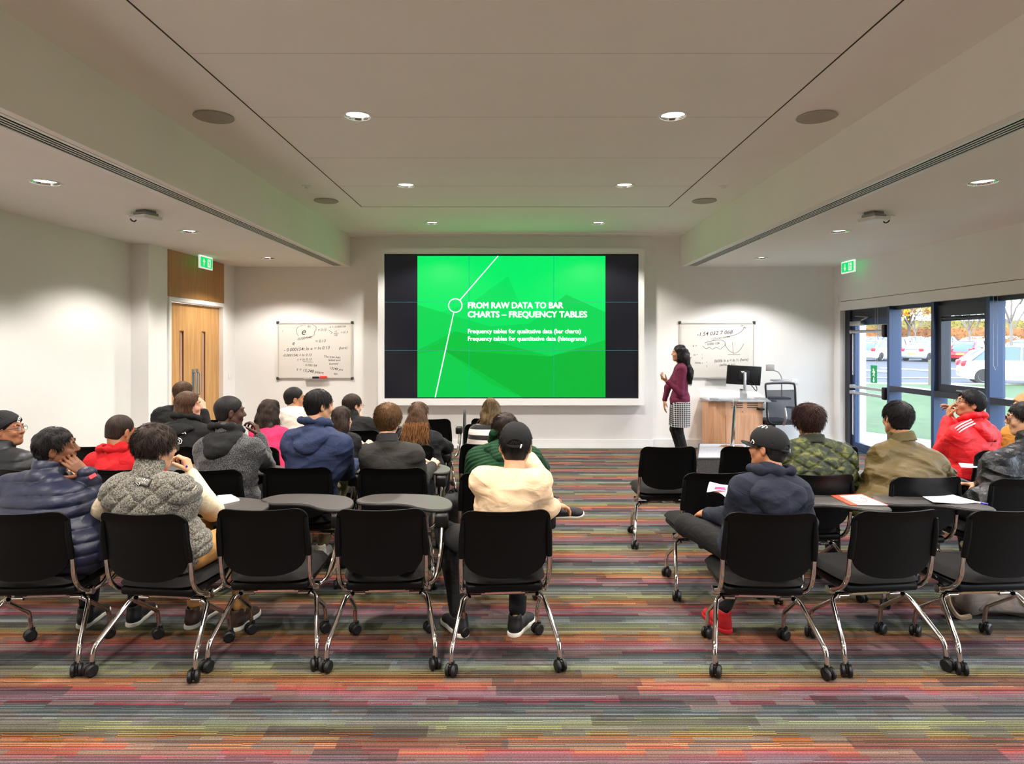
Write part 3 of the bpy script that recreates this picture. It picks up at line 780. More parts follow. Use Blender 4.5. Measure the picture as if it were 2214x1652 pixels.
MB().lathe([(.001, .02), (.16, .015), (.18, 0)], seg=36).build('base_disc', m_chrome, root)
# mesh office chair
xo = P2(1700, 0, 9.75)[0]
root = empty('office_chair', (xo, 9.9, 0), R(12), 'black mesh-backed office chair between the desk and the window', 'office chair')
m_mesh = mat('chair_mesh', (30, 32, 44), .7, alpha=.82, bump=.3, bscale=500)
pts = crom([(-.23, .0, .50), (-.245, .02, .80), (-.25, .05, 1.03), (-.20, .06, 1.065), (0, .06, 1.07), (.20, .06, 1.065), (.25, .05, 1.03), (.245, .02, .80), (.23, 0, .50), (0, -.02, .46)], 5)
MB().tube(pts, .016, 8, closed=True).build('back_frame', m_black, root)
g = MB(); vs = []; fs = []
for j in range(9):
    z = .49 + j * .06; w = .225 + .015 * (j / 8)
    for i in range(9):
        u = -1 + i / 4; vs.append((u * w, -.01 + .06 * (j / 8) + .03 * (1 - u * u) * -1, z))
for j in range(8):
    for i in range(8): fs.append((j * 9 + i, j * 9 + i + 1, (j + 1) * 9 + i + 1, (j + 1) * 9 + i))
g.add(vs, fs).build('back_mesh', m_mesh, root)
MB().rbox((-.25, 0.0, .43), (.25, .48, .50), .03, 4).build('seat', m_black, root)
for s in (-1, 1):
    a = MB(); a.tube(fillet([(s * .22, .2, .44), (s * .31, .2, .44), (s * .31, .18, .66)], .05), .018, 8); a.rbox((s * .31 - .045, .04, .66), (s * .31 + .045, .30, .69), .012, 3); a.build('armrest', m_black, root)
MB().tube(crom([(0, -.03, .44), (.0, -.09, .55), (0, -.06, .70)], 5, False), .02, 8).build('back_strut', mat('office_silver', (170, 172, 176), .3, metal=.8), root)
MB().cyl((0, .22, .12), (0, .22, .44), .03).build('gas_lift', m_black, root)
for k in range(5):
    a = R(72 * k + 20); ex = (math.cos(a) * .30, .22 + math.sin(a) * .30, .07)
    l = MB().tube([(0, .22, .13), ex], [.028, .018], 8).build('base_leg', m_black, root)
    MB().cyl((ex[0] - .025, ex[1], .03), (ex[0] + .025, ex[1], .03), .03, seg=16).build('caster', m_black, l)
# ------------------------------------------------------------------ tablet chairs
m_seat = mat('charcoal_seat_fabric', (32, 30, 29), .9, bump=.25, bscale=900, spec=.2)
m_shell = mat('chair_black_shell', (6, 7, 8), .42, bump=.08, bscale=700, spec=.22)
m_tab = mat('tablet_grey_laminate', (74, 71, 68), .45, var=.04)
m_tabe = mat('tablet_edge', (38, 37, 37), .45)
def caster_mb():
    mb = MB()
    for s in (-1, 1):
        M = Matrix.Translation((s * .0165, 0, .032)) @ Matrix.Rotation(R(90), 4, 'Y')
        mb.lathe([(.001, -.011), (.024, -.011), (.031, -.006), (.032, 0), (.031, .006), (.024, .011), (.001, .011)], seg=24, M=M)
    mb.rbox((-.006, -.02, .02), (.006, .02, .06), .004, 2)
    mb.cyl((0, 0.012, .045), (0, .012, .072), .012, seg=12)
    return mb
def make_chair():
    r = empty('tablet_chair')
    # frame: crossbar, posts
    f = MB()
    f.tube([(-.2, .225, .325), (.2, .225, .325)], .0115, 10)
    f.box((-.10, .213, .325), (.10, .237, .342))
    for s in (-1, 1):
        f.tube(fillet([(s * .222, .235, .345), (s * .226, .11, .40), (s * .230, .055, .47), (s * .230, .035, .62)], .06, 6), .0125, 12)
        f.cyl((s * .205, .225, .352), (s * .238, .225, .352), .024, seg=18)
    f.build('frame', m_chrome, r)
    for s in (-1, 1):
        l = MB().tube(fillet([(s * .12, .222, .318), (s * .218, .222, .318), (s * .278, .012, .135), (s * .28, 0, .062)], .045, 6), .0128, 12).build('leg', m_chrome, r)
        c = caster_mb().build('caster', m_black, l, loc=(s * .28, -.012, 0)); c.rotation_euler = (0, 0, random.uniform(-1.2, 1.2))
        l = MB().tube(fillet([(s * .185, .200, .322), (s * .205, .215, .300), (s * .214, .42, .16), (s * .215, .435, .062)], .035, 6), .0118, 12).build('leg', m_chrome, r)
        c = caster_mb().build('caster', m_black, l, loc=(s * .215, .425, 0)); c.rotation_euler = (0, 0, random.uniform(-1.2, 1.2))
    # seat: puffed cushion on a shell
    mb = MB(); n = 18; vs = []; fs = []
    def sq(u, v):   # square to rounded square
        e = 5.0; l = (abs(u) ** e + abs(v) ** e) ** (1 / e) if (u or v) else 1
        m = max(abs(u), abs(v)); return (u * m / l, v * m / l) if l > 0 else (0, 0)
    for side in (1, -1):
        for j in range(n + 1):
            for i in range(n + 1):
                u, v = -1 + 2 * i / n, -1 + 2 * j / n
                a, b = sq(u, v); m = max(abs(u), abs(v))
                h = (1 - m ** 7) ** .5
                w = .228 + .006 * b
                z = .437 + (h * .034 if side > 0 else -h * .022)
                z -= .014 * max(0, b - .5) ** 2 * 4; z += .008 * (a * a) * h
                vs.append((a * w, .30 + b * .235, z))
    N = (n + 1) ** 2
    for sd in range(2):
        for j in range(n):
            for i in range(n):
                q = [sd * N + j * (n + 1) + i, sd * N + j * (n + 1) + i + 1, sd * N + (j + 1) * (n + 1) + i + 1, sd * N + (j + 1) * (n + 1) + i]
                fs.append(tuple(q) if sd == 0 else tuple(reversed(q)))
    mb.add(vs, fs); o = mb.build('seat', m_seat, r, angle=80)
    MB().rbox((-.205, .10, .372), (.205, .50, .42), .018, 3).build('seat_shell', m_shell, r)
    MB().rbox((-.14, .17, .345), (.14, .36, .375), .01, 2).build('seat_pan', m_black, r)
    # backrest
    mb = MB(); nu, nv = 24, 22; zt, zb, hw = .848, .478, .232; top = []; rc = .065
    def halfw(z):
        w = hw - .004 * (z < .6)
        if z > zt - rc: w = hw - rc + math.sqrt(max(0, rc * rc - (z - (zt - rc)) ** 2))
        if z < .60: w = .205 * (1 - ((.60 - z) / .1225) ** 2.6) ** .42 + .01 if z > zb else .01
        if .60 <= z < .63: w = .215 + (hw - .215) * (z - .60) / .03
        return w
    zz = [zb + .0005 + (zt - zb) * (t + 0.0) for t in [0, .006, .02, .05, .09, .14, .2, .27, .325, .34, .41, .5, .6, .7, .78, .84, .88, .91, .94, .965, .985, .996, 1.0]]
    for sd in (0, 1):
        for z in zz:
            w = halfw(z)
            for i in range(nu + 1):
                u = -1 + 2 * i / nu; x = u * w
                t = (z - zb) / (zt - zb)
                y = .048 - .052 * t ** 1.2 - .034 * (1 - (x / hw) ** 2) + (.018 * max(0, t - .85) / .15 * -1)
                dz = -.010 * max(0, t - .9) / .1 * (1 - (x / hw) ** 2) - .006 * max(0, t - .9) / .1 * (1 - math.cos(PI * x / hw)) * 0
                mb.v.append((x, y + (0.013 if sd else -.0), z + dz))
    NV = len(zz); N = NV * (nu + 1)
    for sd in (0, 1):
        for j in range(NV - 1):
            for i in range(nu):
                q = [sd * N + j * (nu + 1) + i, sd * N + j * (nu + 1) + i + 1, sd * N + (j + 1) * (nu + 1) + i + 1, sd * N + (j + 1) * (nu + 1) + i]
                mb.f.append(tuple(q)); mb.mi.append(0)
    rim = [i for i in range(nu + 1)] + [j * (nu + 1) + nu for j in range(1, NV)] + [(NV - 1) * (nu + 1) + i for i in range(nu - 1, -1, -1)] + [j * (nu + 1) for j in range(NV - 2, 0, -1)]
    for k in range(len(rim)):
        a, b = rim[k], rim[(k + 1) % len(rim)]; mb.f.append((a, b, b + N, a + N)); mb.mi.append(0)
    o = mb.build('backrest', m_shell, r, angle=60); b = o.modifiers.new('bevel', 'BEVEL'); b.width = .005; b.segments = 3; b.limit_method = 'ANGLE'; b.angle_limit = R(55)
    vsl = MB()
    for s in (-1, 1): vsl.tube([(s * .2285, .036, .585), (s * .2285, .03, .62), (s * .2265, .012, .70), (s * .222, .002, .79)], [.0155, .0165, .015, .01], 12)
    for s in (-1, 1): MB().tube([(s * .2285, .036, .585), (s * .2285, .03, .62), (s * .2265, .012, .70), (s * .222, .002, .79)], [.0155, .0165, .015, .01], 12).build('post_sleeve', m_shell, r)
    # tablet arm
    a = MB()
    a.tube(fillet([(.222, .235, .345), (.262, .27, .37), (.284, .36, .47), (.288, .44, .62)], .08, 6), .0115, 12)
    a.tube(fillet([(.215, .25, .345), (.275, .36, .36), (.30, .46, .50), (.302, .50, .62)], .08, 6), .0095, 10)
    a.build('tablet_arm', m_chrome, r)
    MB().rbox((.245, .42, .605), (.325, .53, .690), .018, 3).build('tablet_hub', m_black, r)
    return r
TABLET = [(-.262, .74), (-.235, .655), (-.14, .622), (-.02, .615), (.08, .575), (.16, .50), (.24, .455), (.318, .47), (.345, .55), (.325, .68), (.25, .79), (.12, .85), (-.05, .875), (-.19, .855)]
def add_tablet(r, stowed=False):
    o = crom([(x, y, 0) for x, y in TABLET], 5)
    if not stowed:
        mb = MB(); mb.prism([(p.x, p.y) for p in o], .020, Matrix.Translation((0, 0, .690)))
        t = mb.build('tablet', m_tabe, r, angle=50, bevel=.007)
        c = Vector((.05, .68, 0))
        MB().prism([((p.x - c.x) * .985 + c.x, (p.y - c.y) * .975 + c.y) for p in o], .0012, Matrix.Translation((0, 0, .7098))).build('tablet_surface', m_tab, t, smooth=False)
    else:
        M = Matrix.Translation((.335, .40, .42)) @ Matrix.Rotation(R(90), 4, 'Z') @ Matrix.Rotation(R(90), 4, 'X') @ Matrix.Rotation(R(90), 4, 'Z')
        M = Matrix(((0, 0, 1, .33), (0, 1, 0, -.14), (-1, 0, 0, .62), (0, 0, 0, 1)))
        t = MB().prism([(p.x, p.y) for p in o], .02, M).build('tablet', m_tabe, r, angle=50, bevel=.007)
proto = make_chair(); proto_tab = copy_tree(proto); add_tablet(proto_tab); proto_stow = copy_tree(proto); add_tablet(proto_stow, True)
protos = {'none': proto, 'tab': proto_tab, 'stow': proto_stow}
taken = set()
CH = {}
def chair(key, px, ytop, yaw, label, kind='tab'):
    D = (HC - .848) * FOC / (ytop - CY) + .0
    x = (px - CX) / FOC * D
    src = protos[kind]
    o = src if kind not in taken else copy_tree(src)
    taken.add(kind)
    o.location = (x, D, 0); o.rotation_euler = (0, 0, R(yaw))
    tag(o, label, 'chair', 'black tablet chairs in the audience')
    CH[key] = o
    bpy.context.view_layer.update()
    return o
c = 'black tablet chair '
chair('a1', 43, 1103, 5, c + 'in nearest row, at left photo edge, behind navy padded jacket')
chair('a2', 309, 1104, -6, c + 'in the nearest row, holding the person in quilted grey vest')
chair('a3', 567, 1095, 2, c + 'empty in the nearest row, right of the grey quilted vest')
chair('a4', 824, 1095, 3, c + 'empty in nearest row with a folded bag on its seat')
chair('a5', 1094, 1098, 5, c + 'on the aisle holding the person in black cap and beige top', 'stow2' if False else 'none')
chair('b1', 1667, 1103, -3, c + 'in nearest row holding the person in navy hoodie and cap', 'none')
chair('b2', 1938, 1098, 6, c + 'empty in nearest row with an orange brochure on its tablet')
chair('b3', 2187, 1097, 4, c + 'empty, at right photo edge, with white sheets and pen on tablet')
chair('c1', 70, 1011, 2, c + 'holding the person in black beanie, behind the navy padded jacket')
chair('c2', 255, 1011, 0, c + 'holding the person in the red hoodie near the left wall')
chair('c3', 447, 1012, 2, c + 'holding the person in grey marl sweater with black hood')
chair('c4', 643, 1007, 2, c + 'holding the person in the blue hoodie')
chair('c5', 848, 1008, 0, c + 'holding the person with short brown hair and charcoal shirt')
chair('c6', 1070, 1019, 3, c + 'holding the person in green, right behind the beige top', 'none')
chair('d1', 1552, 1018, 4, c + 'empty, second row right of the aisle, pink papers beside it', 'none')
chair('d2', 1772, 1022, 3, c + 'holding the person in the quilted camouflage jacket', 'none')
chair('d3', 2003, 1027, 3, c + 'holding the person in the olive bomber jacket')
chair('d4', 2217, 1030, 5, c + 'holding the person in black leather jacket at the right photo edge', 'none')
chair('e1', 190, 962, 0, c + 'empty by the left wall, between navy jacket and red hoodie')
chair('e2', 365, 963, 0, c + 'holding the person in black hoodie with white back print', 'none')
chair('e3', 541, 964, 0, c + 'holding the person in the pink top')
chair('e4', 703, 963, 0, c + 'holding the person with long dark hair right of the blue hoodie')
chair('e5', 878, 960, 0, c + 'holding the person with long light-tipped brown hair')
chair('e6', 1054, 957, 2, c + 'holding the person in the black and white striped sweater', 'none')
chair('f1', 1445, 963, 2, c + 'empty by the aisle in front of the grey riser, right side', 'none')
chair('f2', 1619, 962, 2, c + 'empty, just beyond the black cap with the white emblem', 'none')
chair('f3', 1796, 964, 2, c + 'empty, beyond the camouflage jacket near the exit door', 'none')
chair('f4', 2165, 970, 10, c + 'holding the person in the red tracksuit top')
chair('g1', 352, 928, 0, c + 'holding the person in plain black sweater by the oak door', 'none')
chair('g2', 640, 929, 0, c + 'holding the person in the off-white sweater')
chair('g3', 769, 928, 0, c + 'holding the person in the black turtleneck', 'none')
chair('g4', 1052, 915, 2, c + 'empty, directly beyond the striped sweater', 'none')
chair('h1', 455, 905, 0, c + 'empty in the far row, near the oak door', 'none')
chair('h2', 790, 904, 0, c + 'empty in the far row beyond the black turtleneck', 'none')
chair('h3', 930, 904, 0, c + 'empty in the far row with its tablet folded down at its side', 'stow')
chair('h4', 1063, 903, 0, c + 'empty in the far row, farthest right, beyond the striped sweater', 'none')
# ------------------------------------------------------------------ distance-field sculpting (used for bodies, clothes, hair)
class Vox:
    def __init__(s, lo, hi, h):
        s.h = h; s.lo = np.array(lo, float) - 3 * h; n = np.ceil((np.array(hi) + 3 * h - s.lo) / h).astype(int) + 1
        s.n = n; s.d = np.full(n, .06, np.float32); s.ax = [(s.lo[i] + h * np.arange(n[i])).astype(np.float32) for i in range(3)]
    def sub(s, lo, hi):
        sl = []
        for i in range(3):
            a = max(0, int((lo[i] - s.lo[i]) / s.h)); b = min(s.n[i], int((hi[i] - s.lo[i]) / s.h) + 2)
            if b <= a: return None
            sl.append(slice(a, b))
        X = s.ax[0][sl[0]][:, None, None]; Y = s.ax[1][sl[1]][None, :, None]; Z = s.ax[2][sl[2]][None, None, :]
        return tuple(sl), X, Y, Z
    def comb(s, sl, p, k, op):
        d = s.d[sl]
        if op == 's': p = -p
        if op == 'u':
            if k > 0:
                h = np.clip(.5 + .5 * (d - p) / k, 0, 1); s.d[sl] = d + (p - d) * h - k * h * (1 - h)
            else: s.d[sl] = np.minimum(d, p)
        else:
            if k > 0:
                h = np.clip(.5 - .5 * (d - p) / k, 0, 1); s.d[sl] = d + (p - d) * h + k * h * (1 - h)
            else: s.d[sl] = np.maximum(d, p)
    def cap(s, a, b, ra, rb=None, k=.02, op='u'):
        if rb is None: rb = ra
        a = np.array(a, float); b = np.array(b, float); m = max(ra, rb) + max(k, .02) + 2 * s.h
        q = s.sub(np.minimum(a, b) - m, np.maximum(a, b) + m)
        if q is None: return
        sl, X, Y, Z = q; ab = b - a; L = float(ab @ ab) + 1e-9
        t = np.clip(((X - a[0]) * ab[0] + (Y - a[1]) * ab[1] + (Z - a[2]) * ab[2]) / L, 0, 1)
        p = np.sqrt((X - a[0] - t * ab[0]) ** 2 + (Y - a[1] - t * ab[1]) ** 2 + (Z - a[2] - t * ab[2]) ** 2) - (ra + (rb - ra) * t)
        s.comb(sl, p, k, op)
    def ell(s, c, r, A=None, k=.02, op='u', off=0.):
        """ellipsoid; A = 3x3 with local axes as columns"""
        c = np.array(c, float); r = np.array(r, float) + off
        A = np.eye(3) if A is None else A
        ext = np.abs(A) @ r + max(k, .02) + 2 * s.h
        q = s.sub(c - ext, c + ext)
        if q is None: return
        sl, X, Y, Z = q; dx, dy, dz = X - c[0], Y - c[1], Z - c[2]
        u = [(A[0, i] * dx + A[1, i] * dy + A[2, i] * dz) for i in range(3)]
        k0 = np.sqrt(sum((u[i] / r[i]) ** 2 for i in range(3))); k1 = np.sqrt(sum((u[i] / r[i] ** 2) ** 2 for i in range(3)))
        p = k0 * (k0 - 1) / np.maximum(k1, 1e-6)
        s.comb(sl, p, k, op)
    def plane(s, c, n, k=.004):
        """remove everything on the +n side"""
        c = np.array(c, float); n = np.array(n, float); n /= np.linalg.norm(n)
        X = s.ax[0][:, None, None]; Y = s.ax[1][None, :, None]; Z = s.ax[2][None, None, :]
        p = (X - c[0]) * n[0] + (Y - c[1]) * n[1] + (Z - c[2]) * n[2]
        s.d = np.maximum(s.d, p.astype(np.float32))
    def disp(s, fn, band=.03):
        idx = np.nonzero(np.abs(s.d) < band)
        P = np.stack([s.ax[i][idx[i]] for i in range(3)], 1)
        s.d[idx] += fn(P).astype(np.float32)
    def mesh(s, name, org, adapt=0.):
        g = vdb.FloatGrid(.06); np.clip(s.d, -.06, .06, out=s.d)
        g.copyFromArray(s.d)
        pts, tris, quads = g.convertToPolygons(0., adapt)
        pts = pts * s.h + s.lo - np.array(org)
        me = bpy.data.meshes.new(name); nv, nt, nq = len(pts), len(tris), len(quads)
        me.vertices.add(nv); me.vertices.foreach_set('co', pts.astype(np.float32).ravel())
        me.loops.add(nt * 3 + nq * 4); me.polygons.add(nt + nq)
        me.loops.foreach_set('vertex_index', np.concatenate([tris.ravel(), quads.ravel()]).astype(np.int32))
        st = np.concatenate([np.arange(nt) * 3, nt * 3 + np.arange(nq) * 4]).astype(np.int32)
        me.polygons.foreach_set('loop_start', st)
        me.update(calc_edges=True); me.shade_smooth()
        return me
def unit(v): v = np.array(v, float); return v / (np.linalg.norm(v) + 1e-9)
_wd = rng.normal(size=(24, 3)); _wd /= np.linalg.norm(_wd, axis=1)[:, None]; _wp = rng.uniform(0, 6.28, 24)
def wav(P, sc, seed=0, n=7):
    """cheap smooth noise, about -1..1"""
    o = np.zeros(len(P))
    for i in range(n):
        k = (seed * 5 + i) % 24
        o += np.sin(P @ _wd[k] * sc * (1 + .35 * i / n * ((-1) ** i)) + _wp[k] + 2.1 * np.sin(P @ _wd[(k + 7) % 24] * sc * .45 + seed))
    return o / n * 1.6
def rotm(yaw, pitch, roll):
    """head/body axes as columns (right, forward, up); yaw turns left, pitch looks up, roll tips toward the right"""
    M = Matrix.Rotation(R(yaw), 3, 'Z') @ Matrix.Rotation(R(pitch), 3, 'X') @ Matrix.Rotation(R(roll), 3, 'Y')
    return np.array(M)

# ------------------------------------------------------------------ body materials
def skin(name, c): return mat('skin_' + name, c, .5, sss=.25, var=.06, vscale=25, bump=.06, bscale=300)
SK = {'tan': skin('tan', (186, 132, 98)), 'brown': skin('brown', (126, 82, 56)), 'dark': skin('dark', (76, 46, 34)), 'fair': skin('fair', (222, 170, 144)), 'light': skin('light', (206, 156, 122)), 'mid': skin('mid', (166, 112, 80))}
def hair_mat(name, c, c2):
    m = mat('hair_' + name, c, .55, spec=.3); t = NT(m); b = t.n['Principled BSDF']
    tc = t.add('TexCoord'); mp = t.add('Mapping'); mp.inputs['Scale'].default_value = (70, 70, 12); t.link(tc.outputs['Object'], mp.inputs[0])
    nz = t.add('TexNoise'); nz.inputs['Scale'].default_value = 2.; nz.inputs['Detail'].default_value = 4; t.link(mp.outputs[0], nz.inputs['Vector'])
    t.link(t.mixc(t.math('MULTIPLY_ADD', nz.outputs['Fac'], 2.6, -.8), lin(c), lin(c2)), b.inputs['Base Color'])
    bp = t.add('Bump'); bp.inputs['Strength'].default_value = .5; bp.inputs['Distance'].default_value = .006; t.link(nz.outputs['Fac'], bp.inputs['Height']); t.link(bp.outputs[0], b.inputs['Normal'])
    return m
HM = {'black': hair_mat('black', (14, 12, 12), (34, 29, 28)), 'dark': hair_mat('dark_brown', (26, 19, 16), (56, 40, 32)), 'brown': hair_mat('brown', (58, 38, 20), (118, 82, 44)),
      'auburn': hair_mat('auburn', (34, 18, 14), (66, 36, 26)), 'mid': hair_mat('mid_brown', (50, 34, 24), (92, 64, 42)), 'tips': hair_mat('light_tips', (96, 62, 36), (196, 140, 88)), 'olive': hair_mat('ash_brown', (62, 50, 34), (122, 100, 66))}
def cloth(name, c, **k):
    k.setdefault('bump', .25); k.setdefault('bscale', 260); k.setdefault('sheen', 0.); k.setdefault('var', .08); k.setdefault('vscale', 14)
    wr = k.pop('wrinkle', .26); m = mat('cloth_' + name, c, k.pop('rough', .85), **k)
    if wr:
        t = NT(m); b = t.n['Principled BSDF']; prev = b.inputs['Normal'].links[0].from_socket
        tc = t.add('TexCoord'); mp = t.add('Mapping'); mp.inputs['Scale'].default_value = (1, 1, 1.7); mp.inputs['Rotation'].default_value = (.3, .4, .2); t.link(tc.outputs['Object'], mp.inputs[0])
        nz = t.add('TexNoise'); nz.inputs['Scale'].default_value = 7; nz.inputs['Detail'].default_value = 2; nz.inputs['Distortion'].default_value = .6; t.link(mp.outputs[0], nz.inputs['Vector'])
        h_ = t.math('POWER', t.math('ABSOLUTE', t.math('MULTIPLY_ADD', nz.outputs['Fac'], 2., -1.)), .85)
        bp = t.add('Bump'); bp.inputs['Strength'].default_value = wr; bp.inputs['Distance'].default_value = .022; t.link(h_, bp.inputs['Height']); t.link(prev, bp.inputs['Normal']); t.link(bp.outputs[0], b.inputs['Normal'])
    return m
def marl(name, a, b, sc=160, thr=.5):
    m = mat('cloth_' + name, a, .92, sheen=.2); t = NT(m); bs = t.n['Principled BSDF']
    tc = t.add('TexCoord'); nz = t.add('TexNoise'); nz.inputs['Scale'].default_value = sc; nz.inputs['Detail'].default_value = 2
    t.link(tc.outputs['Object'], nz.inputs['Vector']); cr = t.add('ValToRGB'); t.link(nz.outputs['Fac'], cr.inputs[0])
    cr.color_ramp.elements[0].position = thr - .12; cr.color_ramp.elements[0].color = (*lin(a), 1); cr.color_ramp.elements[1].position = thr + .12; cr.color_ramp.elements[1].color = (*lin(b), 1)
    t.link(cr.outputs[0], bs.inputs['Base Color'])
    bp = t.add('Bump'); bp.inputs['Strength'].default_value = .6; bp.inputs['Distance'].default_value = .004; t.link(nz.outputs['Fac'], bp.inputs['Height']); bp.inputs['Strength'].default_value = .3; t.link(bp.outputs[0], bs.inputs['Normal'])
    return m
def banded(name, a, b, per, duty=.5, ph=0., axis='Z'):
    m = mat('cloth_' + name, a, .9, sheen=.2); t = NT(m); bs = t.n['Principled BSDF']
    tc = t.add('TexCoord'); sp = t.add('SeparateXYZ'); t.link(tc.outputs['Object'], sp.inputs[0])
    f = t.math('FRACT', t.math('ADD', t.math('DIVIDE', sp.outputs[axis], per), ph))
    t.link(t.mixc(t.math('GREATER_THAN', f, duty), lin(a), lin(b)), bs.inputs['Base Color']); return m
def camo(name):
    m = mat('cloth_' + name, (90, 96, 50), .7); t = NT(m); bs = t.n['Principled BSDF']
    tc = t.add('TexCoord'); mp = t.add('Mapping'); mp.inputs['Scale'].default_value = (1, 1, 1.7); t.link(tc.outputs['Object'], mp.inputs[0])
    nz = t.add('TexNoise'); nz.inputs['Scale'].default_value = 17; nz.inputs['Detail'].default_value = 3; nz.inputs['Distortion'].default_value = .8; t.link(mp.outputs[0], nz.inputs['Vector'])
    cr = t.add('ValToRGB'); cr.color_ramp.interpolation = 'CONSTANT'; t.link(nz.outputs['Fac'], cr.inputs[0]); e = cr.color_ramp.elements
    e[0].position = 0; e[0].color = (*lin((38, 44, 30)), 1); e[1].position = .47; e[1].color = (*lin((64, 70, 36)), 1); q = e.new(.58); q.color = (*lin((100, 102, 44)), 1)
    t.link(cr.outputs[0], bs.inputs['Base Color']); return m
def plaid(name):
    m = mat('cloth_' + name, (60, 60, 66), .9); t = NT(m); bs = t.n['Principled BSDF']; tc = t.add('TexCoord'); sp = t.add('SeparateXYZ'); t.link(tc.outputs['Object'], sp.inputs[0])
    def ln(s, p, d): return t.math('GREATER_THAN', t.math('FRACT', t.math('DIVIDE', s, p)), d)
    a = ln(sp.outputs['Z'], .028, .66); b = t.math('MAXIMUM', ln(sp.outputs['X'], .028, .68), 0)
    f = t.math('MULTIPLY_ADD', a, .5, t.math('MULTIPLY', b, .5))
    t.link(t.mixc(f, lin((32, 33, 40)), lin((214, 212, 210))), bs.inputs['Base Color']); return m
m_eye = mat('eye_white', (225, 220, 214), .2); m_iris = mat('eye_dark', (28, 18, 12), .15); m_lens = mat('spectacle_lens', (220, 230, 240), .05, alpha=.2)
m_shoe_sole = mat('shoe_sole_white', (222, 218, 206), .6)

# ------------------------------------------------------------------ body builder
def head_sdf(V, c, A, s=1.):
    def p(x, y, z): return c + A @ (np.array([x, y, z]) * s)
    V.ell(p(0, -.012, .028), np.array([.073, .092, .083]) * s, A, k=.02)
    V.ell(p(0, .026, -.035), np.array([.058, .062, .076]) * s, A, k=.03)
    V.ell(p(0, .054, -.092), np.array([.028, .026, .020]) * s, A, k=.03)
    for q in (-1, 1):
        V.cap(p(q * .052, -.004, -.045), p(q * .02, .056, -.092), .020 * s, .016 * s, .025)
        V.ell(p(q * .040, .062, -.026), np.array([.020, .022, .022]) * s, A, k=.02)
        V.ell(p(q * .032, .094, .004), np.array([.018, .014, .013]) * s, A, k=.012, op='s')
        V.ell(p(q * .031, .074, .004), np.array([.015, .0135, .0125]) * s, A, k=.004)
        V.ell(p(q * .011, .094, -.026), np.array([.008, .010, .007]) * s, A, k=.008)
        E = A @ np.array(Matrix.Rotation(R(q * 18), 3, 'Z') @ Matrix.Rotation(R(-10), 3, 'X'))
        V.ell(p(q * .078, -.010, -.006), np.array([.009, .019, .032]) * s, E, k=.006)
        V.ell(p(q * .088, -.006, -.002), np.array([.007, .011, .018]) * s, E, k=.005, op='s')
    V.cap(p(-.036, .074, .026), p(.036, .074, .026), .012 * s, .012 * s, .018)
    V.cap(p(0, .084, .012), p(0, .103, -.021), .0075 * s, .0115 * s, .012)
    V.cap(p(-.017, .083, -.052), p(.017, .083, -.052), .0062 * s, .0062 * s, .008)
    V.cap(p(-.015, .081, -.061), p(.015, .081, -.061), .007 * s, .007 * s, .007)
    V.cap(p(-.022, .094, -.0565), p(.022, .094, -.0565), .0022 * s, .0022 * s, .003, 's')

def hand_prims(w, dv, nr, side, curl=.5, k=1.):
    """segments of a hand: w wrist, dv along the hand, nr palm normal, side +1 right / -1 left"""
    dv = unit(dv); nr = unit(np.array(nr) - dv * (np.array(nr) @ dv)); lat = np.cross(dv, nr) * side   # lat points to the thumb side
    out = []
    kn = [(.027, .082), (.009, .087), (-.009, .084), (-.026, .076)]; ln = [(.040, .026, .022), (.045, .029, .023), (.042, .027, .022), (.033, .021, .019)]
    for i, ((lx, ly), L) in enumerate(zip(kn, ln)):
        b = w + (dv * ly + lat * lx) * k
        out.append((w + (dv * .012 + lat * lx * .55) * k, b, .0145 * k, .0105 * k, .012))
        ang = curl * (.75 + .12 * i); d = dv; pos = b; th = 0.; sp = (1.5 - i) * .05
        for j, l in enumerate(L):
            th += ang * (.9 if j == 0 else 1.1)
            d = unit(dv * math.cos(th) + nr * math.sin(th) + lat * sp)
            np_ = pos + d * l * k; out.append((pos, np_, (.0095 - .0009 * j) * k, (.0088 - .0011 * j) * k, .003)); pos = np_
    pos = w + (dv * .018 + lat * .024) * k; d = unit(dv * .62 + lat * .75 + nr * .25)
    for j, l in enumerate((.040, .030, .025)):
        np_ = pos + d * l * k; out.append((pos, np_, (.0135 - .0018 * j) * k, (.0115 - .0016 * j) * k, .006)); pos = np_; d = unit(d + dv * .35 + nr * .35 * curl)
    return out

SHOES = {}
def shoe_mesh(kind):
    if kind in SHOES: return SHOES[kind]
    V = Vox((-.07, -.1, -.01), (.07, .22, .14), .005)
    V.ell((0, -.035, .045), (.038, .045, .05), k=.02); V.ell((0, .05, .04), (.042, .10, .038), k=.03); V.ell((0, .14, .03), (.044, .06, .028), k=.02)
    V.cap((0, -.035, .05), (0, -.03, .10), .034, .040, .02)
    V.ell((0, -.03, .125), (.030, .036, .03), k=.004, op='s'); V.plane((0, 0, .016), (0, 0, -1))
    up = V.mesh('shoe_upper', (0, 0, 0))
    V = Vox((-.07, -.1, -.01), (.07, .22, .05), .004)
    V.ell((0, -.04, .012), (.042, .046, .05), k=.02); V.ell((0, .05, .012), (.045, .11, .05), k=.02); V.ell((0, .14, .012), (.050, .07, .05), k=.02)
    V.plane((0, 0, .0), (0, 0, -1)); V.plane((0, 0, .024), (0, 0, 1))
    so = V.mesh('shoe_sole', (0, 0, 0)); SHOES[kind] = (up, so); return SHOES[kind]
def add_shoe(parent, pos, yaw, m, ms, name='shoe', pitch=0., roll=0.):
    up, so = shoe_mesh('s')
    u2 = up.copy(); u2.materials.clear(); u2.materials.append(m); s2 = so.copy(); s2.materials.clear(); s2.materials.append(ms)
    o = link_mesh(name, u2, parent, pos); o.rotation_euler = (R(pitch), R(roll), R(yaw)); q = link_mesh('sole', s2, o)
    return o

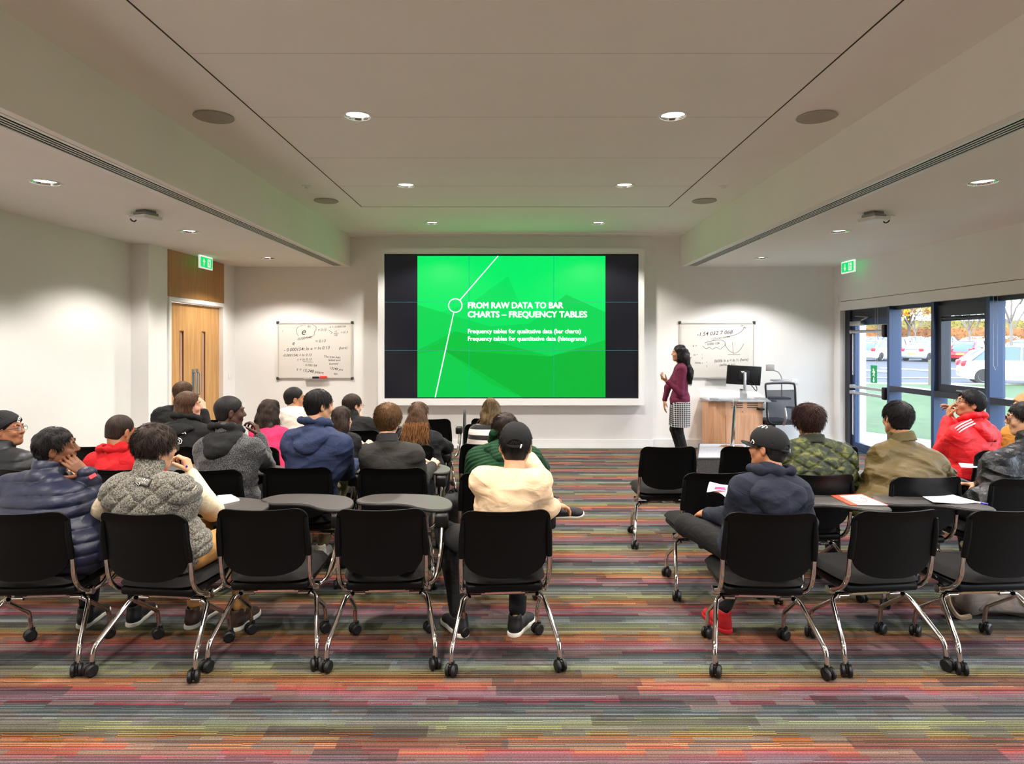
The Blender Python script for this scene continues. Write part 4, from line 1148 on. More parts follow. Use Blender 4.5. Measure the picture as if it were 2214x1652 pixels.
def strands(P, D, L, w, lift, seedv, n=4, curl=0., grav=None, org=(0, 0, 0)):
    """tapered locks as thin 3-sided tubes. P roots, D unit directions, L lengths"""
    N = len(P); r = np.random.default_rng(seedv); side = np.cross(D, lift); side /= np.linalg.norm(side, axis=1)[:, None] + 1e-9
    pos = P.copy(); d = D.copy(); rings = []; ph = r.uniform(0, 6.28, N)[:, None]; sgn = r.normal(0, 1, N)[:, None]
    for i in range(n + 1):
        t = i / n; rr = (w * (1 - .85 * t ** 1.6))
        for a in (0, 2.094, 4.189):
            rings.append(pos + (side * math.cos(a) + lift * math.sin(a)) * rr[:, None])
        st = d + side * sgn * .12 + side * curl * np.sin(ph + i * 1.6) + lift * curl * .6 * np.cos(ph + i * 1.9)
        if grav is not None: st = st + grav * (.25 * t)
        st /= np.linalg.norm(st, axis=1)[:, None]
        pos = pos + st * (L / n)[:, None]
        if grav is None: d = d - lift * .10 * t; d /= np.linalg.norm(d, axis=1)[:, None]
    Vt = np.stack(rings, 1).reshape(-1, 3)
    m = 3 * (n + 1); fs = []
    for i in range(n):
        for k in range(3):
            k2 = (k + 1) % 3; fs.append((i * 3 + k, i * 3 + k2, (i + 1) * 3 + k2, (i + 1) * 3 + k))
    F = (np.array(fs)[None] + (np.arange(N) * m)[:, None, None]).reshape(-1, 4)
    return Vt - np.array(org), F
def join_mesh(me, V2, F2, name):
    nv = len(me.vertices); co = np.empty(nv * 3, np.float32); me.vertices.foreach_get('co', co); co = co.reshape(-1, 3)
    nl = len(me.loops); lv = np.empty(nl, np.int32); me.loops.foreach_get('vertex_index', lv)
    nf = len(me.polygons); ls = np.empty(nf, np.int32); me.polygons.foreach_get('loop_start', ls)
    m2 = bpy.data.meshes.new(name); m2.vertices.add(nv + len(V2)); m2.vertices.foreach_set('co', np.concatenate([co, V2]).astype(np.float32).ravel())
    m2.loops.add(nl + F2.size); m2.loops.foreach_set('vertex_index', np.concatenate([lv, (F2 + nv).ravel()]).astype(np.int32))
    m2.polygons.add(nf + len(F2)); m2.polygons.foreach_set('loop_start', np.concatenate([ls, nl + 4 * np.arange(len(F2))]).astype(np.int32))
    m2.update(calc_edges=True); m2.shade_smooth(); bpy.data.meshes.remove(me); return m2

def make_hair(body, org, c, A, s, sp, h):
    st = sp.get('hair', 'short'); t = sp.get('hairt', .012); hm = HM[sp.get('hm', 'black')]; seed = sp['seed']
    def p(x, y, z): return c + A @ (np.array([x, y, z]) * s)
    r = (.16 + t) * s; lo = c - r; hi = c + r; down = np.array([0, 0, -1.])
    long_ = st in ('long', 'curly', 'bun', 'bob'); tl = sp.get('hairlen', .2)
    if long_: lo = lo - np.array([.08, .1, tl + .02]); hi = hi + np.array([.08, .02, .0])
    V = Vox(lo, hi, h)
    V.ell(p(0, -.014, .030), np.array([.073, .092, .083]) * s, A, k=0, off=t)
    V.ell(p(0, -.048, -.036), np.array([.056, .042, .056]) * s, A, k=.03, off=t * .5)
    if st in ('thick', 'bob'):
        V.ell(p(0, -.015, .05), np.array([.078, .088, .07]) * s, A, k=.03, off=t)
    # front hairline and clear ears
    a_, b_ = sp.get('hl', (.036, .9))
    n = A @ unit([0, 1, -b_]); X_, Y_, Z_ = V.ax[0][:, None, None], V.ax[1][None, :, None], V.ax[2][None, None, :]; q0 = p(0, a_, .02)
    pl = (X_ - q0[0]) * n[0] + (Y_ - q0[1]) * n[1] + (Z_ - q0[2]) * n[2]; q1 = p(0, -.012, .0); n1 = A[:, 1]
    p2 = (X_ - q1[0]) * n1[0] + (Y_ - q1[1]) * n1[1] + (Z_ - q1[2]) * n1[2]     # behind the ears the nape hair stays
    V.d = np.maximum(V.d, np.minimum(pl, p2).astype(np.float32))
    if not sp.get('cover_ears') and not long_:
        for q in (-1, 1): V.ell(p(q * .088, .004, -.016), np.array([.026, .026, .036]) * s, A, k=.006, op='s')
    V.plane(p(0, 0, -.082 if st != 'fade' else -.066), A @ np.array([0, -.15, -1.]))
    if st == 'bun':
        V.ell(p(.0, -.075, .085), np.array([.05, .045, .05]) * s, A, k=.01)
        V.ell(p(.012, -.09, .03), np.array([.035, .03, .06]) * s, A, k=.02)
    nb = sp.get('neckback', np.array([0, -1., 0]))
    if long_:
        w = sp.get('hairw', .075)
        b0 = p(0, -.055, -.01); bk = -unit([A[0, 1], A[1, 1], 0]); hb = sp.get('hback', (.035, .04)); b1 = b0 + bk * hb[0] + np.array([0, 0, -tl * .55]); b2 = b0 + bk * hb[1] + np.array([0, 0, -tl])
        G = np.array([[-bk[1], -bk[0], 0], [bk[0], -bk[1], 0], [0, 0, 1.]])
        dp = .062 if st == 'curly' else .045; V.ell((b0 + b1) / 2, (w, dp, tl * .42), G, k=.04); V.ell((b1 + b2) / 2, (w * (1.15 if st == 'curly' else .95), dp * .75, tl * .36), G, k=.04)
        if st in ('curly', 'bob', 'bun'):
            for q in (-1, 1): V.ell(p(q * .066, -.02, -.04), np.array([.028, .05, .075]) * s, A, k=.03)
    amp = {'short': .0015, 'fade': .0008, 'thick': .006, 'messy': .006, 'curly': .009, 'long': .003, 'bun': .006, 'bob': .003}[st] * sp.get('hamp', 1.)
    V.disp(lambda P: amp * wav(P - c, 95 if st != 'curly' else 70, seed), .03)
    me = V.mesh('hair', org)
    # locks
    nS = int(sp.get('nlock', 420) * 3.2); co = np.empty(len(me.vertices) * 3, np.float32); me.vertices.foreach_get('co', co); co = co.reshape(-1, 3) + np.array(org)
    if nS > 0 and len(co) > 50:
        r_ = np.random.default_rng(seed); P = co[r_.integers(0, len(co), nS)]
        Lc = (P - c) @ A; keep = (Lc[:, 1] < .075) & (Lc[:, 2] > -.09 if not long_ else Lc[:, 2] > -9); P = P[keep]; Lc = Lc[keep]
        N = (P - p(0, -.014, .0)); N[:, 2] *= .8; N /= np.linalg.norm(N, axis=1)[:, None]
        wh = p(.01, -.062, .095); Dv = P - wh
        dwn = (A @ np.array([0, -.15, -1.]))[None]
        Dv = Dv / (np.linalg.norm(Dv, axis=1)[:, None] + 1e-6) * .7 + dwn * (.5 if not long_ else 2.2)
        if long_:
            low = Lc[:, 2] < -.03; Dv[low] = bk * .08 + np.array([0, 0, -1.]); N[low] = bk
        Dv += r_.normal(0, .16 if st in ('short', 'fade', 'long', 'bob') else .36, Dv.shape)
        Dv -= N * (Dv * N).sum(1)[:, None]; Dv /= np.linalg.norm(Dv, axis=1)[:, None] + 1e-9
        base = {'short': .028, 'fade': .012, 'thick': .045, 'messy': .045, 'curly': .06, 'long': .10, 'bun': .05, 'bob': .08}[st] * sp.get('hlen', 1.)
        L = base * r_.uniform(.6, 1.25, len(P))
        if long_: L = np.where(Lc[:, 2] > 0, L * .4, L)
        w_ = r_.uniform(.0011, .0025, len(P)) * (1.35 if long_ else 1.)
        P = P - N * .003
        V2, F2 = strands(P, Dv, L, w_, N, seed, 4 if not long_ else 6, {'curly': .55, 'messy': .3, 'thick': .2, 'bun': .45}.get(st, .06), None, org)
        me = join_mesh(me, V2, F2, 'hair')
    me.materials.append(hm); o = link_mesh('hair', me, body)
    # eyebrows
    eb = MB()
    for q in (-1, 1): eb.tube([Vector(p(q * .014, .089, .027) - org), Vector(p(q * .032, .088, .033) - org), Vector(p(q * .05, .070, .028) - org)], [.004, .0042, .002], 6)
    eb.build('eyebrows', hm, body)
    if sp.get('tips'):   # lighter lower lengths
        r_ = np.random.default_rng(seed + 5); k = sp.get('ntip', 260) * 3
        b0 = p(0, -.075, -.03); P = b0 + np.stack([r_.uniform(-.105, .105, k), r_.uniform(-.125, -.045, k), r_.uniform(-.22, -.02, k)], 1); 
        Dv = np.stack([r_.normal(0, .18, k), r_.normal(-.05, .06, k), -np.ones(k)], 1); Dv /= np.linalg.norm(Dv, axis=1)[:, None]
        N = np.tile(np.array([0, -1., 0]), (k, 1))
        V2, F2 = strands(P, Dv, r_.uniform(.08, .17, k), r_.uniform(.0013, .0028, k), N, seed + 9, 7, .28, None, org)
        m2 = bpy.data.meshes.new('hair_tips'); m2.from_pydata(V2.tolist(), [], F2.tolist()); m2.shade_smooth(); m2.materials.append(HM[sp['tips']]); link_mesh('hair_tips', m2, o)['label'] = 'lighter hair ends'
    return o

def make_cap(body, org, c, A, s, sp, kind):
    def p(x, y, z): return c + A @ (np.array([x, y, z]) * s)
    m = sp['capm']; h = .005
    V = Vox(c - .2 * s, c + .2 * s, h)
    if kind == 'cap':
        V.ell(p(0, -.012, .034), np.array([.088, .108, .098]) * s, A, k=0)
        V.ell(p(0, .03, .05), np.array([.072, .07, .072]) * s, A, k=.03)
        V.plane(p(0, .0, sp.get('capz', .012)), A @ unit([0, .10, -1.]))
        V.ell(p(0, -.12, .0), np.array([.042, .06, .036]) * s, A, k=.004, op='s')
        for a in range(6):
            ang = R(60 * a + 30); V.cap(p(.0, -.012, .134), p(math.cos(ang) * .092, -.012 + math.sin(ang) * .112, .03), .0016, .0016, .003, 's')
        me = V.mesh('cap', org); me.materials.append(m); o = link_mesh('cap', me, body)
        # brim: curved plate
        mb = MB(); n = 12
        for sd in (0, 1):
            for j in range(7):
                for i in range(n + 1):
                    a = R(-62 + 124 * i / n); rr = 1 + .62 * j / 6 * math.cos(a * .9) ** .8
                    x = math.sin(a) * .083 * (1 + .10 * j / 6); y = -.006 + math.cos(a) * .094 + (j / 6) * .075 * max(0, math.cos(a * 1.15)) ** .7
                    z = .020 - .9 * x * x * 3.2 - .012 * j / 6 - sd * .004 + sp.get('brimup', 0) * j / 6
                    mb.v.append(tuple(p(x, y, z) - org))
        for sd in (0, 1):
            for j in range(6):
                for i in range(n):
                    b = sd * 7 * (n + 1); mb.f.append((b + j * (n + 1) + i, b + j * (n + 1) + i + 1, b + (j + 1) * (n + 1) + i + 1, b + (j + 1) * (n + 1) + i)); mb.mi.append(0)
        N_ = 7 * (n + 1); rim = [j * (n + 1) for j in range(7)] + [6 * (n + 1) + i for i in range(1, n + 1)] + [j * (n + 1) + n for j in range(5, -1, -1)]
        for q in range(len(rim) - 1): mb.f.append((rim[q], rim[q + 1], rim[q + 1] + N_, rim[q] + N_)); mb.mi.append(0)
        mb.build('brim', m, o)
        MB().lathe([(.0, .006), (.006, .005), (.009, 0)], Vector(p(0, -.012, .131) - org), 12, Matrix(A.tolist()).to_4x4(), cap=False).build('button', m, o)
        st = MB().tube([Vector(p(x_, y_, z_) - org) for x_, y_, z_ in ((-.045, -.098, .008), (-.02, -.112, .003), (0, -.116, .001), (.02, -.112, .003), (.045, -.098, .008))], .007, 6)
        st.build('strap', m, o)
        MB().tube([Vector(p(.030, -.1145, -.004) - org), Vector(p(.036, -.110, .016) - org)], .0045, 6).build('buckle', m_alu, o)
    else:
        V.ell(p(0, -.016, .040), np.array([.088, .110, .098]) * s, A, k=0)
        V.ell(p(0, -.045, .085), np.array([.07, .075, .06]) * s, A, k=.04)
        V.ell(p(0, -.06, .0), np.array([.075, .068, .06]) * s, A, k=.03)
        V.plane(p(0, .02, .028), A @ unit([0, .62, -1.]))
        V.disp(lambda P: .0012 * np.sin(((P - c) @ A)[:, 0] * 700) , .02)
        me = V.mesh('beanie', org); me.materials.append(m); o = link_mesh('beanie', me, body)
        V = Vox(c - .2 * s, c + .2 * s, h); V.ell(p(0, -.016, .036), np.array([.093, .115, .100]) * s, A, k=0); V.ell(p(0, -.06, .0), np.array([.080, .073, .065]) * s, A, k=.03)
        V.plane(p(0, .02, .026), A @ unit([0, .62, -1.])); V.plane(p(0, .02, .074), A @ unit([0, -.62, 1.]))
        me = V.mesh('beanie_cuff', org); me.materials.append(m); link_mesh('beanie_cuff', me, o)
    return o

def glasses(body, org, c, A, s, m, lens=None, big=1.):
    def p(x, y, z): return Vector(c + A @ (np.array([x, y, z]) * s) - org)
    root = None; mb = MB()
    for q in (-1, 1):
        mb.tube([p(q * .033 + .022 * big * math.cos(a), .101, .004 + .018 * big * math.sin(a)) for a in np.linspace(0, 2 * PI, 16, endpoint=False)], .0014, 5, closed=True)
        mb.tube([p(q * .056, .099, .008), p(q * .074, .06, .008), p(q * .080, -.002, .004), p(q * .077, -.02, -.01)], .0016, 5)
    mb.tube([p(-.012, .101, .008), p(0, .106, .012), p(.012, .101, .008)], .002, 5)
    o = mb.build('spectacles', m, body)
    for q in (-1, 1):
        MB().add([p(q * .033 + .021 * big * math.cos(a), .101, .004 + .017 * big * math.sin(a)) for a in np.linspace(0, 2 * PI, 16, endpoint=False)], [tuple(range(16))]).build('lens', lens or m_lens, o, recalc=False)

def person(sp):
    sd = sp['seed']; h = sp.get('h', .006); s = sp.get('hs', 1.)
    ch = CH.get(sp.get('chair')); 
    def loc(x, y, z): return np.array(ch.matrix_world @ Vector((x, y, z)))
    if ch is not None: org = np.array((*loc(0, .25, 0)[:2], 0.))
    else: org = np.array(sp['org'], float)
    A = rotm(*sp.get('face', (0, 0, 0)))
    def g(k):
        v = sp.get(k)
        if v is None: return None
        return np.array(v[1:], float) if v[0] == 'w' else (loc(*v[1:]) if v[0] == 'c' else np.array(J(*v)))
    hat = sp.get('hat'); tt = {'cap': .022, 'beanie': .034}.get(hat, sp.get('hairt', .012) + (.012 if sp.get('hair') in ('thick', 'bob') else 0) + (.03 if sp.get('hair') == 'bun' else 0))
    top = g('top'); Dm = (g('SL')[1] + g('SR')[1]) / 2 + sp.get('lean', .07); cam_ = np.array([0, 0, HC]); top = cam_ + (top - cam_) * min(1., Dm / top[1])
    c = top - A @ (np.array([0, -.012, .111]) * s) - np.array([0, 0, tt])
    SL, SR = g('SL'), g('SR'); M = (SL + SR) / 2; xs = unit(SR - SL); W_ = np.linalg.norm(SR - SL) / 2
    P = g('pel') if sp.get('pel') else loc(0, .25, .575)
    up = unit(M - P); up = unit(up - xs * (up @ xs)); fw = np.cross(up, xs); T = np.stack([xs, fw, up], 1)
    nt_ = c + A @ (np.array([0, -.022, -.05]) * s)
    nb = .72 * (c - fw * .05 + np.array([0, 0, -.152 * s])) + .28 * (M + up * .065 - fw * .02)   # base of the neck
    cx = np.array(ch.matrix_world.to_3x3().col[0]) if ch is not None else np.array(sp.get('cx', (1., 0, 0)))
    fwc = np.array([-cx[1], cx[0], 0.])
    bw = sp.get('build', 1.)
    # limbs
    def arm(S, k, sgn):
        E, Wr = g('E' + k), g('W' + k)
        if E is None: E = S - up * .25 + fw * .10 + xs * sgn * .05
        if Wr is None: Wr = P + fwc * .26 + cx * sgn * .07 + np.array([0, 0, .10])
        return E, Wr
    EL, WL = arm(SL, 'L', -1); ER, WR = arm(SR, 'R', 1)
    hw_ = sp.get('hipw', .085); hl = P - cx * hw_ - np.array([0, 0, .02]); hr = P + cx * hw_ - np.array([0, 0, .02])
    KL = g('KL') if sp.get('KL') else P - cx * .14 + fwc * .43 - np.array([0, 0, .02])
    KR = g('KR') if sp.get('KR') else P + cx * .14 + fwc * .43 - np.array([0, 0, .02])
    AL = g('AL') if sp.get('AL') else np.array([KL[0], KL[1] - .02, .10]) - fwc * .03
    AR = g('AR') if sp.get('AR') else np.array([KR[0], KR[1] - .02, .10]) - fwc * .03
    pts = np.array([top, c, SL, SR, P, EL, WL, ER, WR, KL, KR, AL, AR]); lo = pts.min(0) - .2; hi = pts.max(0) + .2; hi[2] = top[2] + .02; lo[2] = max(-.01, lo[2])
    def torso(V, t, kk=.07):
        ch_ = M - up * .13; b = bw
        V.ell(ch_ - fw * .008, np.array([W_ * 1.02 * b, .112 * b, .18]), T, k=kk, off=t)
        V.ell(M - up * .045 - fw * .012, np.array([W_ * 1.0, .066, .062]), T, k=kk, off=t)
        V.ell(P * .60 + M * .40, np.array([.150 * b, .112 * b, .18]), T, k=kk, off=t)
        V.ell(P, np.array([.168 * b, .125, .115]), T, k=kk, off=t)
        for S_, q in ((SL, -1), (SR, 1)):
            e = S_ * .86 + M * .14 + up * .002
            V.cap(nb - up * .02 + xs * q * .015, (nb * .45 + e * .55) - up * .006, .044 + t * .6, .046 + t * .9, .05)
            V.cap((nb * .45 + e * .55) - up * .006, e, .046 + t * .9, .048 + t, .05)
    def armv(V, t, wr=1.):
        for S_, E, Wr in ((SL, EL, WL), (SR, ER, WR)):
            V.cap(S_, E, .050 * bw + t, .043 + t, .055); e2 = E + (Wr - E) * wr; V.cap(E, e2, .042 + t, .029 + (.013) * (1 - wr) + t * .75, .02)
    def legs(V, t, ext=1.):
        for Hp, K_, A_ in ((hl, KL, AL), (hr, KR, AR)):
            V.cap(Hp, K_, .080 + t, .057 + t, .03); V.cap(K_, K_ + (A_ - K_) * ext, .054 + t, .038 + t * 1.1, .02)
    # --- body
    V = Vox(lo, hi, h)
    torso(V, -.012); V.cap(nb, nt_, .056, .055, .02); head_sdf(V, c, A, s)
    armv(V, -.004); legs(V, -.004)
    for E, Wr, q, k in ((EL, WL, -1, 'L'), (ER, WR, 1, 'R')):
        hd = sp.get('H' + k, {})
        dv = np.array(hd.get('d', Wr - E), float); nr = np.array(hd.get('n', (-(xs * q) * .4 + np.array([0, 0, -1.])) if 'd' not in hd else (0, 0, -1)), float)
        for a, b, ra, rb, kk in hand_prims(Wr, dv, nr, q, hd.get('curl', .45)): V.cap(a, b, ra, rb, kk)
    me = V.mesh('person', org, 0.0); me.materials.append(SK[sp.get('skin', 'light')])
    body = link_mesh('person', me, None, tuple(org)); tag(body, sp['label'], 'person', 'people listening in the audience' if ch is not None else None)
    if ch is None: body['label'] = sp['label']
    # eyes
    ey = MB(); ir = MB()
    for q in (-1, 1):
        e = Vector(c + A @ (np.array([q * .031, .0778, .004]) * s) - org); f_ = Vector(A[:, 1])
        bm_ = MB().lathe([(.0105 * math.cos(a) + 1e-5, .0105 * math.sin(a)) for a in np.linspace(-PI / 2, PI / 2, 9)], e, 12, Matrix(A.tolist()).to_4x4(), cap=False)
        eo = bm_.build('eye', m_eye, body)
        MB().lathe([(.0052, .0), (.004, .002), (.0001, .0028)], e + f_ * .0085, 12, (Matrix(A.tolist()) @ Matrix.Rotation(R(-90), 3, 'X')).to_4x4(), cap=False).build('iris', m_iris, eo)
    # --- hair and hats
    if sp.get('hair', 'short') != 'none': make_hair(body, org, c, A, s, sp, .006 if h < .008 else .008)
    if hat: make_cap(body, org, c, A, s, sp, hat)
    if sp.get('glasses'): glasses(body, org, c, A, s, sp['glasses'], sp.get('lens'), sp.get('gbig', 1.))
    # --- trousers
    tm = sp.get('legs_m', MATS.get('cloth_black_trousers') or cloth('black_trousers', (12, 12, 14)))
    if sp.get('trousers', True):
        V = Vox(np.array([P, KL, KR, AL, AR]).min(0) - .15, np.array([P, KL, KR, AL, AR]).max(0) + .15, max(h, .007))
        V.ell(P, np.array([.162 * bw, .120, .105]) * sp.get('hipk', 1.), T, k=.03, off=.008 if 'hipk' not in sp else 0.); legs(V, .010 if 'hipk' not in sp else .003, .93)
        V.disp(lambda Q: .005 * wav(Q - P, 26, sd) * 1.0, .03)
        me = V.mesh('trousers', org); me.materials.append(tm); link_mesh('trousers', me, body)
        for A_, k in ((AL, 'L'), (AR, 'R')):
            q = A_ - org; f = sp.get('F' + k, (math.degrees(math.atan2(-fwc[0], fwc[1])), 0, 0))
            add_shoe(body, (q[0], q[1] + .0, q[2] - .10), f[0], sp.get('shoe_m', MATS.get('black_shoe') or mat('black_shoe', (22, 22, 24), .5)), sp.get('sole_m', m_shoe_sole), pitch=f[1], roll=f[2])
    # --- top
    t = sp.get('t', .014); gm = sp['top_m']; fold = sp.get('fold', .006)
    pts = np.array([SL, SR, P, EL, WL, ER, WR, nb]); V = Vox(pts.min(0) - .17, pts.max(0) + .17, max(h, .0055))
    torso(V, t)
    vest = sp.get('vest')
    if vest:
        for S_, E_ in ((SL, EL), (SR, ER)):
            V.cap(S_ * .9 + M * .1, S_ + (E_ - S_) * .20, .050 + t * .5, .050 + t * .5, .08)
    # hem over the hips
    V.ell(P + up * sp.get('hem', .03), np.array([.165 * bw, .125, .10]), T, k=.03, off=t + .006)
    col = sp.get('collar', 'crew')
    if col == 'crew': V.cap(nb + up * .0 - fw * .004, nb + (nt_ - nb) * .22, .064 + t * .3, .060, .02)
    if col in ('high', 'stand', 'bomber'):
        hh = {'high': .75, 'stand': .5, 'bomber': .56}[col]
        V.cap(nb, nb + (nt_ - nb) * hh, .070 + t * .5, .066 + t * .4, .015)
    if col == 'hood':
        V.cap(nb, nb + (nt_ - nb) * .35, .074, .076, .02)
    # carve the neck opening
    V.cap(nb + (nt_ - nb) * .18, nt_ + (nt_ - nb) * .6, .057, .062, .003, 's')
    V.plane(nb + (nt_ - nb) * ({'crew': .30, 'high': .85, 'stand': .62, 'bomber': .62, 'hood': .55}.get(col, .3)), unit(nt_ - nb) ) if col != 'hood' else None
    if not vest: armv(V, t * .9, .93)     # sleeves join after the neck is opened, so raised forearms stay covered
    st = sp.get('style')
    def gd(Q):
        L = (Q - P) @ T; o = fold * wav(L * np.array([1, 1, 1.9]), 17, sd) + fold * .5 * wav(L * np.array([1.6, 1, 3.2]), 30, sd + 3) + fold * 1.5 * (np.abs(wav(L * np.array([1., 1, 2.2]), 22, sd + 6)) ** .6 - .55) * sp.get('ridge', 1.)
        if st == 'puffer':
            v = L[:, 2] + .10 * np.abs(L[:, 0]) * 0 - .12 * L[:, 0]; o = o * .5 - .011 * np.abs(np.sin(PI * v / sp.get('pitch', .075))) ** .6 + .006
        if st == 'quilt':
            pq = sp.get('pitch', .135); a = L[:, 0] + L[:, 2] * 1.45; b = L[:, 0] - L[:, 2] * 1.45
            qv = np.minimum(np.abs(np.sin(PI * a / pq)), np.abs(np.sin(PI * b / pq))) * pq / PI * .57
            o = o * .6 + sp.get('qd', .0055) * np.exp(-(qv / .0075) ** 2) - .004 * np.minimum(qv / .022, 1)
        return o
    V.disp(gd, .035)
    VG = V; bd_ = unit(-fw * .65 + np.array([0, -.35, 0])) if ch is not None else -fw
    def surf(p_):
        for i in range(60):
            w_ = p_ + bd_ * (.02 + .005 * i); ix = np.round((w_ - VG.lo) / VG.h).astype(int)
            if (ix < 0).any() or (ix >= VG.n).any() or VG.d[tuple(ix)] > 0: return w_
        return p_ - fw * .1
    me = V.mesh('top', org); me.materials.append(gm); topo = link_mesh(sp.get('top_name', 'sweater'), me, body)
    # ribbed collar / rolled collar
    if sp.get('collar_m'):
        V = Vox(nb - .14, nb + .16, .005); q = {'bomber': (.05, .60), 'high': (.02, .8), 'stand': (.1, .6), 'crew': (.02, .28)}[col]
        V.cap(nb + (nt_ - nb) * q[0], nb + (nt_ - nb) * q[1], .071 + t * .6, .067 + t * .45, 0); V.plane(nb + (nt_ - nb) * q[1], unit(nt_ - nb)); V.plane(nb + (nt_ - nb) * q[0], -unit(nt_ - nb))
        V.cap(nb - (nt_ - nb) * .3, nt_ + (nt_ - nb) * .6, .060, .060, .0, 's')
        me = V.mesh('collar', org); me.materials.append(sp['collar_m']); link_mesh('collar', me, topo)
    if vest:   # sleeves of the layer under a vest
        V = Vox(pts.min(0) - .15, pts.max(0) + .15, max(h, .006)); armv(V, .012, .95)
        V.disp(lambda Q: .005 * wav(Q, 34, sd + 1), .03); me = V.mesh('sleeves', org); me.materials.append(vest); link_mesh('sleeves', me, body)
    if col == 'hood':
        hm_ = sp.get('hood_m', gm); V = Vox(nb - np.array([.25, .25, .28]), nb + np.array([.25, .25, .2]), .0055); hk = sp.get('hoodk', 1.)
        nu = unit(nt_ - nb); hz = sp.get('hoodd', 1.)
        V = Vox(VG.lo + 3 * VG.h, VG.lo + 3 * VG.h, VG.h); V.lo, V.n, V.ax = VG.lo, VG.n, VG.ax; V.d = VG.d - .030
        q1, q3 = surf(nb - up * .03), surf(nb - up * .105 * hz); q3 = q3 * .6 + q1 * .4
        Mk = Vox(VG.lo + 3 * VG.h, VG.lo + 3 * VG.h, VG.h); Mk.lo, Mk.n, Mk.ax = VG.lo, VG.n, VG.ax; Mk.d = np.full(VG.d.shape, .06, np.float32)
        Mk.ell(q1, np.array([.150 * hk, .10, .075 * hz]), T, k=.02); Mk.ell(q3 + fw * .01, np.array([.105 * hk, .10, .085 * hz]), T, k=.03)
        h_ = np.clip(.5 - .5 * (V.d - Mk.d) / .035, 0, 1); V.d = (V.d + (Mk.d - V.d) * h_ + .035 * h_ * (1 - h_)).astype(np.float32)
        q = [nb + xs * x_ + fw * y_ + nu * z_ for x_, y_, z_ in ((-.07, .085, .02), (-.098, .01, .055), (-.082, -.055, .078), (0, -.085, .088), (.082, -.055, .078), (.098, .01, .055), (.07, .085, .02))]
        for a, b in zip(q[:-1], q[1:]): V.cap(a, b, .024, .024, .025)
        V.ell(nb - fw * .03 + nu * .085, np.array([.072, .058, .05]), T, k=.012, op='s')
        V.cap(nb, nt_ + nu * .1, .058, .062, .004, 's')
        V.cap(nb - nu * .3, nb - nu * .02, .09, .07, .004, 's')
        V.disp(lambda Q: .005 * wav(((Q - nb) @ T) * np.array([1, 1, 1.6]), 36, sd + 2) + .005 * (np.abs(wav((Q - nb) @ T * np.array([1.3, 1, .8]), 42, sd)) ** .7 - .5), .03)
        me = V.mesh('hood', org); me.materials.append(hm_); link_mesh('hood', me, topo)
    sp['_'] = dict(org=org, c=c, A=A, T=T, P=P, M=M, nb=nb, SL=SL, SR=SR, W=W_, EL=EL, ER=ER, WL=WL, WR=WR, body=body, top=topo, s=s)
    return body

def hit(o, px, py):
    d = Vector(((px - CX) / FOC, 1, -(py - CY) / FOC)); M = o.matrix_world.inverted(); ok, l, n, _ = o.ray_cast(M @ Vector((0, 0, HC)), (M.to_3x3() @ d).normalized())
    return (o.matrix_world @ l, (o.matrix_world.to_3x3() @ n).normalized()) if ok else (None, None)
def decal(sp, name, px, py, w, h_, rot, mats, kind='plate', body='', parent=None, lift=.004):
    bpy.context.view_layer.update()
    o = parent or sp['_']['top']; l, n = hit(o, px, py)
    if l is None: print('decal missed', name); return
    z = Vector((0, 0, 1)); x = z.cross(n).normalized(); y = n.cross(x)
    B = Matrix((x, y, n)).transposed().to_4x4(); B = Matrix.Translation(l - Vector(sp['_']['org']) + n * lift) @ B @ Matrix.Rotation(R(rot), 4, 'Z')
    if kind == 'plate':
        q = MB().rbox((-w / 2, -h_ / 2, -.002), (w / 2, h_ / 2, .002), .0015, 1).build(name, mats, o); q.matrix_local = B
    else:
        q = text_obj(name, body, h_, mats, o, (0, 0, 0), (0, 0, 0), offset=.0012, extrude=.0008, align='CENTER'); q.matrix_local = B @ Matrix.Translation((0, -h_ * .35, .0022)) @ Matrix.Scale(w, 4, (1, 0, 0))
    return q

def decal_stroke(sp, name, pts, r, m, objs, lift=.002):
    bpy.context.view_layer.update(); Q = []
    for px, py in pts:
        best = None
        for o in objs:
            l, n = hit(o, px, py)
            if l is not None and (best is None or l.y < best[0].y): best = (l, n)
        if best: Q.append(best[0] + best[1] * lift - Vector(sp['_']['org']))
    if len(Q) > 1: MB().tube(Q, r, 5).build(name, m, objs[0])
# ------------------------------------------------------------------ the audience
g_blk = mat('spectacle_black', (16, 16, 18), .3)
M_navyp = cloth('navy_padded', (26, 31, 54), rough=.45, bump=.15, bscale=60, wrinkle=.15); M_blackp = cloth('black_padded', (20, 22, 27), rough=.5, bump=.15, bscale=60, wrinkle=.15)
M_vest = marl('grey_boucle', (50, 48, 42), (138, 134, 122), 150); M_cream = cloth('cream_jersey', (226, 208, 176)); M_beige = cloth('beige_sweat', (232, 200, 162), bump=.12)
M_navyh = cloth('navy_sweat', (20, 25, 42)); M_red = cloth('red_sweat', (186, 6, 18)); M_marl = marl('charcoal_marl', (30, 30, 32), (112, 112, 112), 190, .56)
M_blackh = cloth('black_sweat', (14, 15, 16)); M_blueh = cloth('blue_sweat', (36, 48, 80)); M_char = cloth('charcoal_shirt', (42, 40, 36), bump=.15)
M_green = cloth('green_sweat', (12, 60, 30)); M_pink = cloth('pink_knit', (232, 42, 92)); M_white = cloth('offwhite_knit', (226, 216, 202), bscale=120)
M_black = cloth('black_knit', (10, 10, 12)); M_stripe = banded('striped_knit', (28, 26, 28), (226, 214, 204), .088, .46, .30)
M_camo = camo('camouflage'); M_olive = cloth('olive_bomber', (98, 82, 44), rough=.55, bump=.2, bscale=90); M_redt = cloth('red_tracksuit', (214, 16, 26), rough=.6)
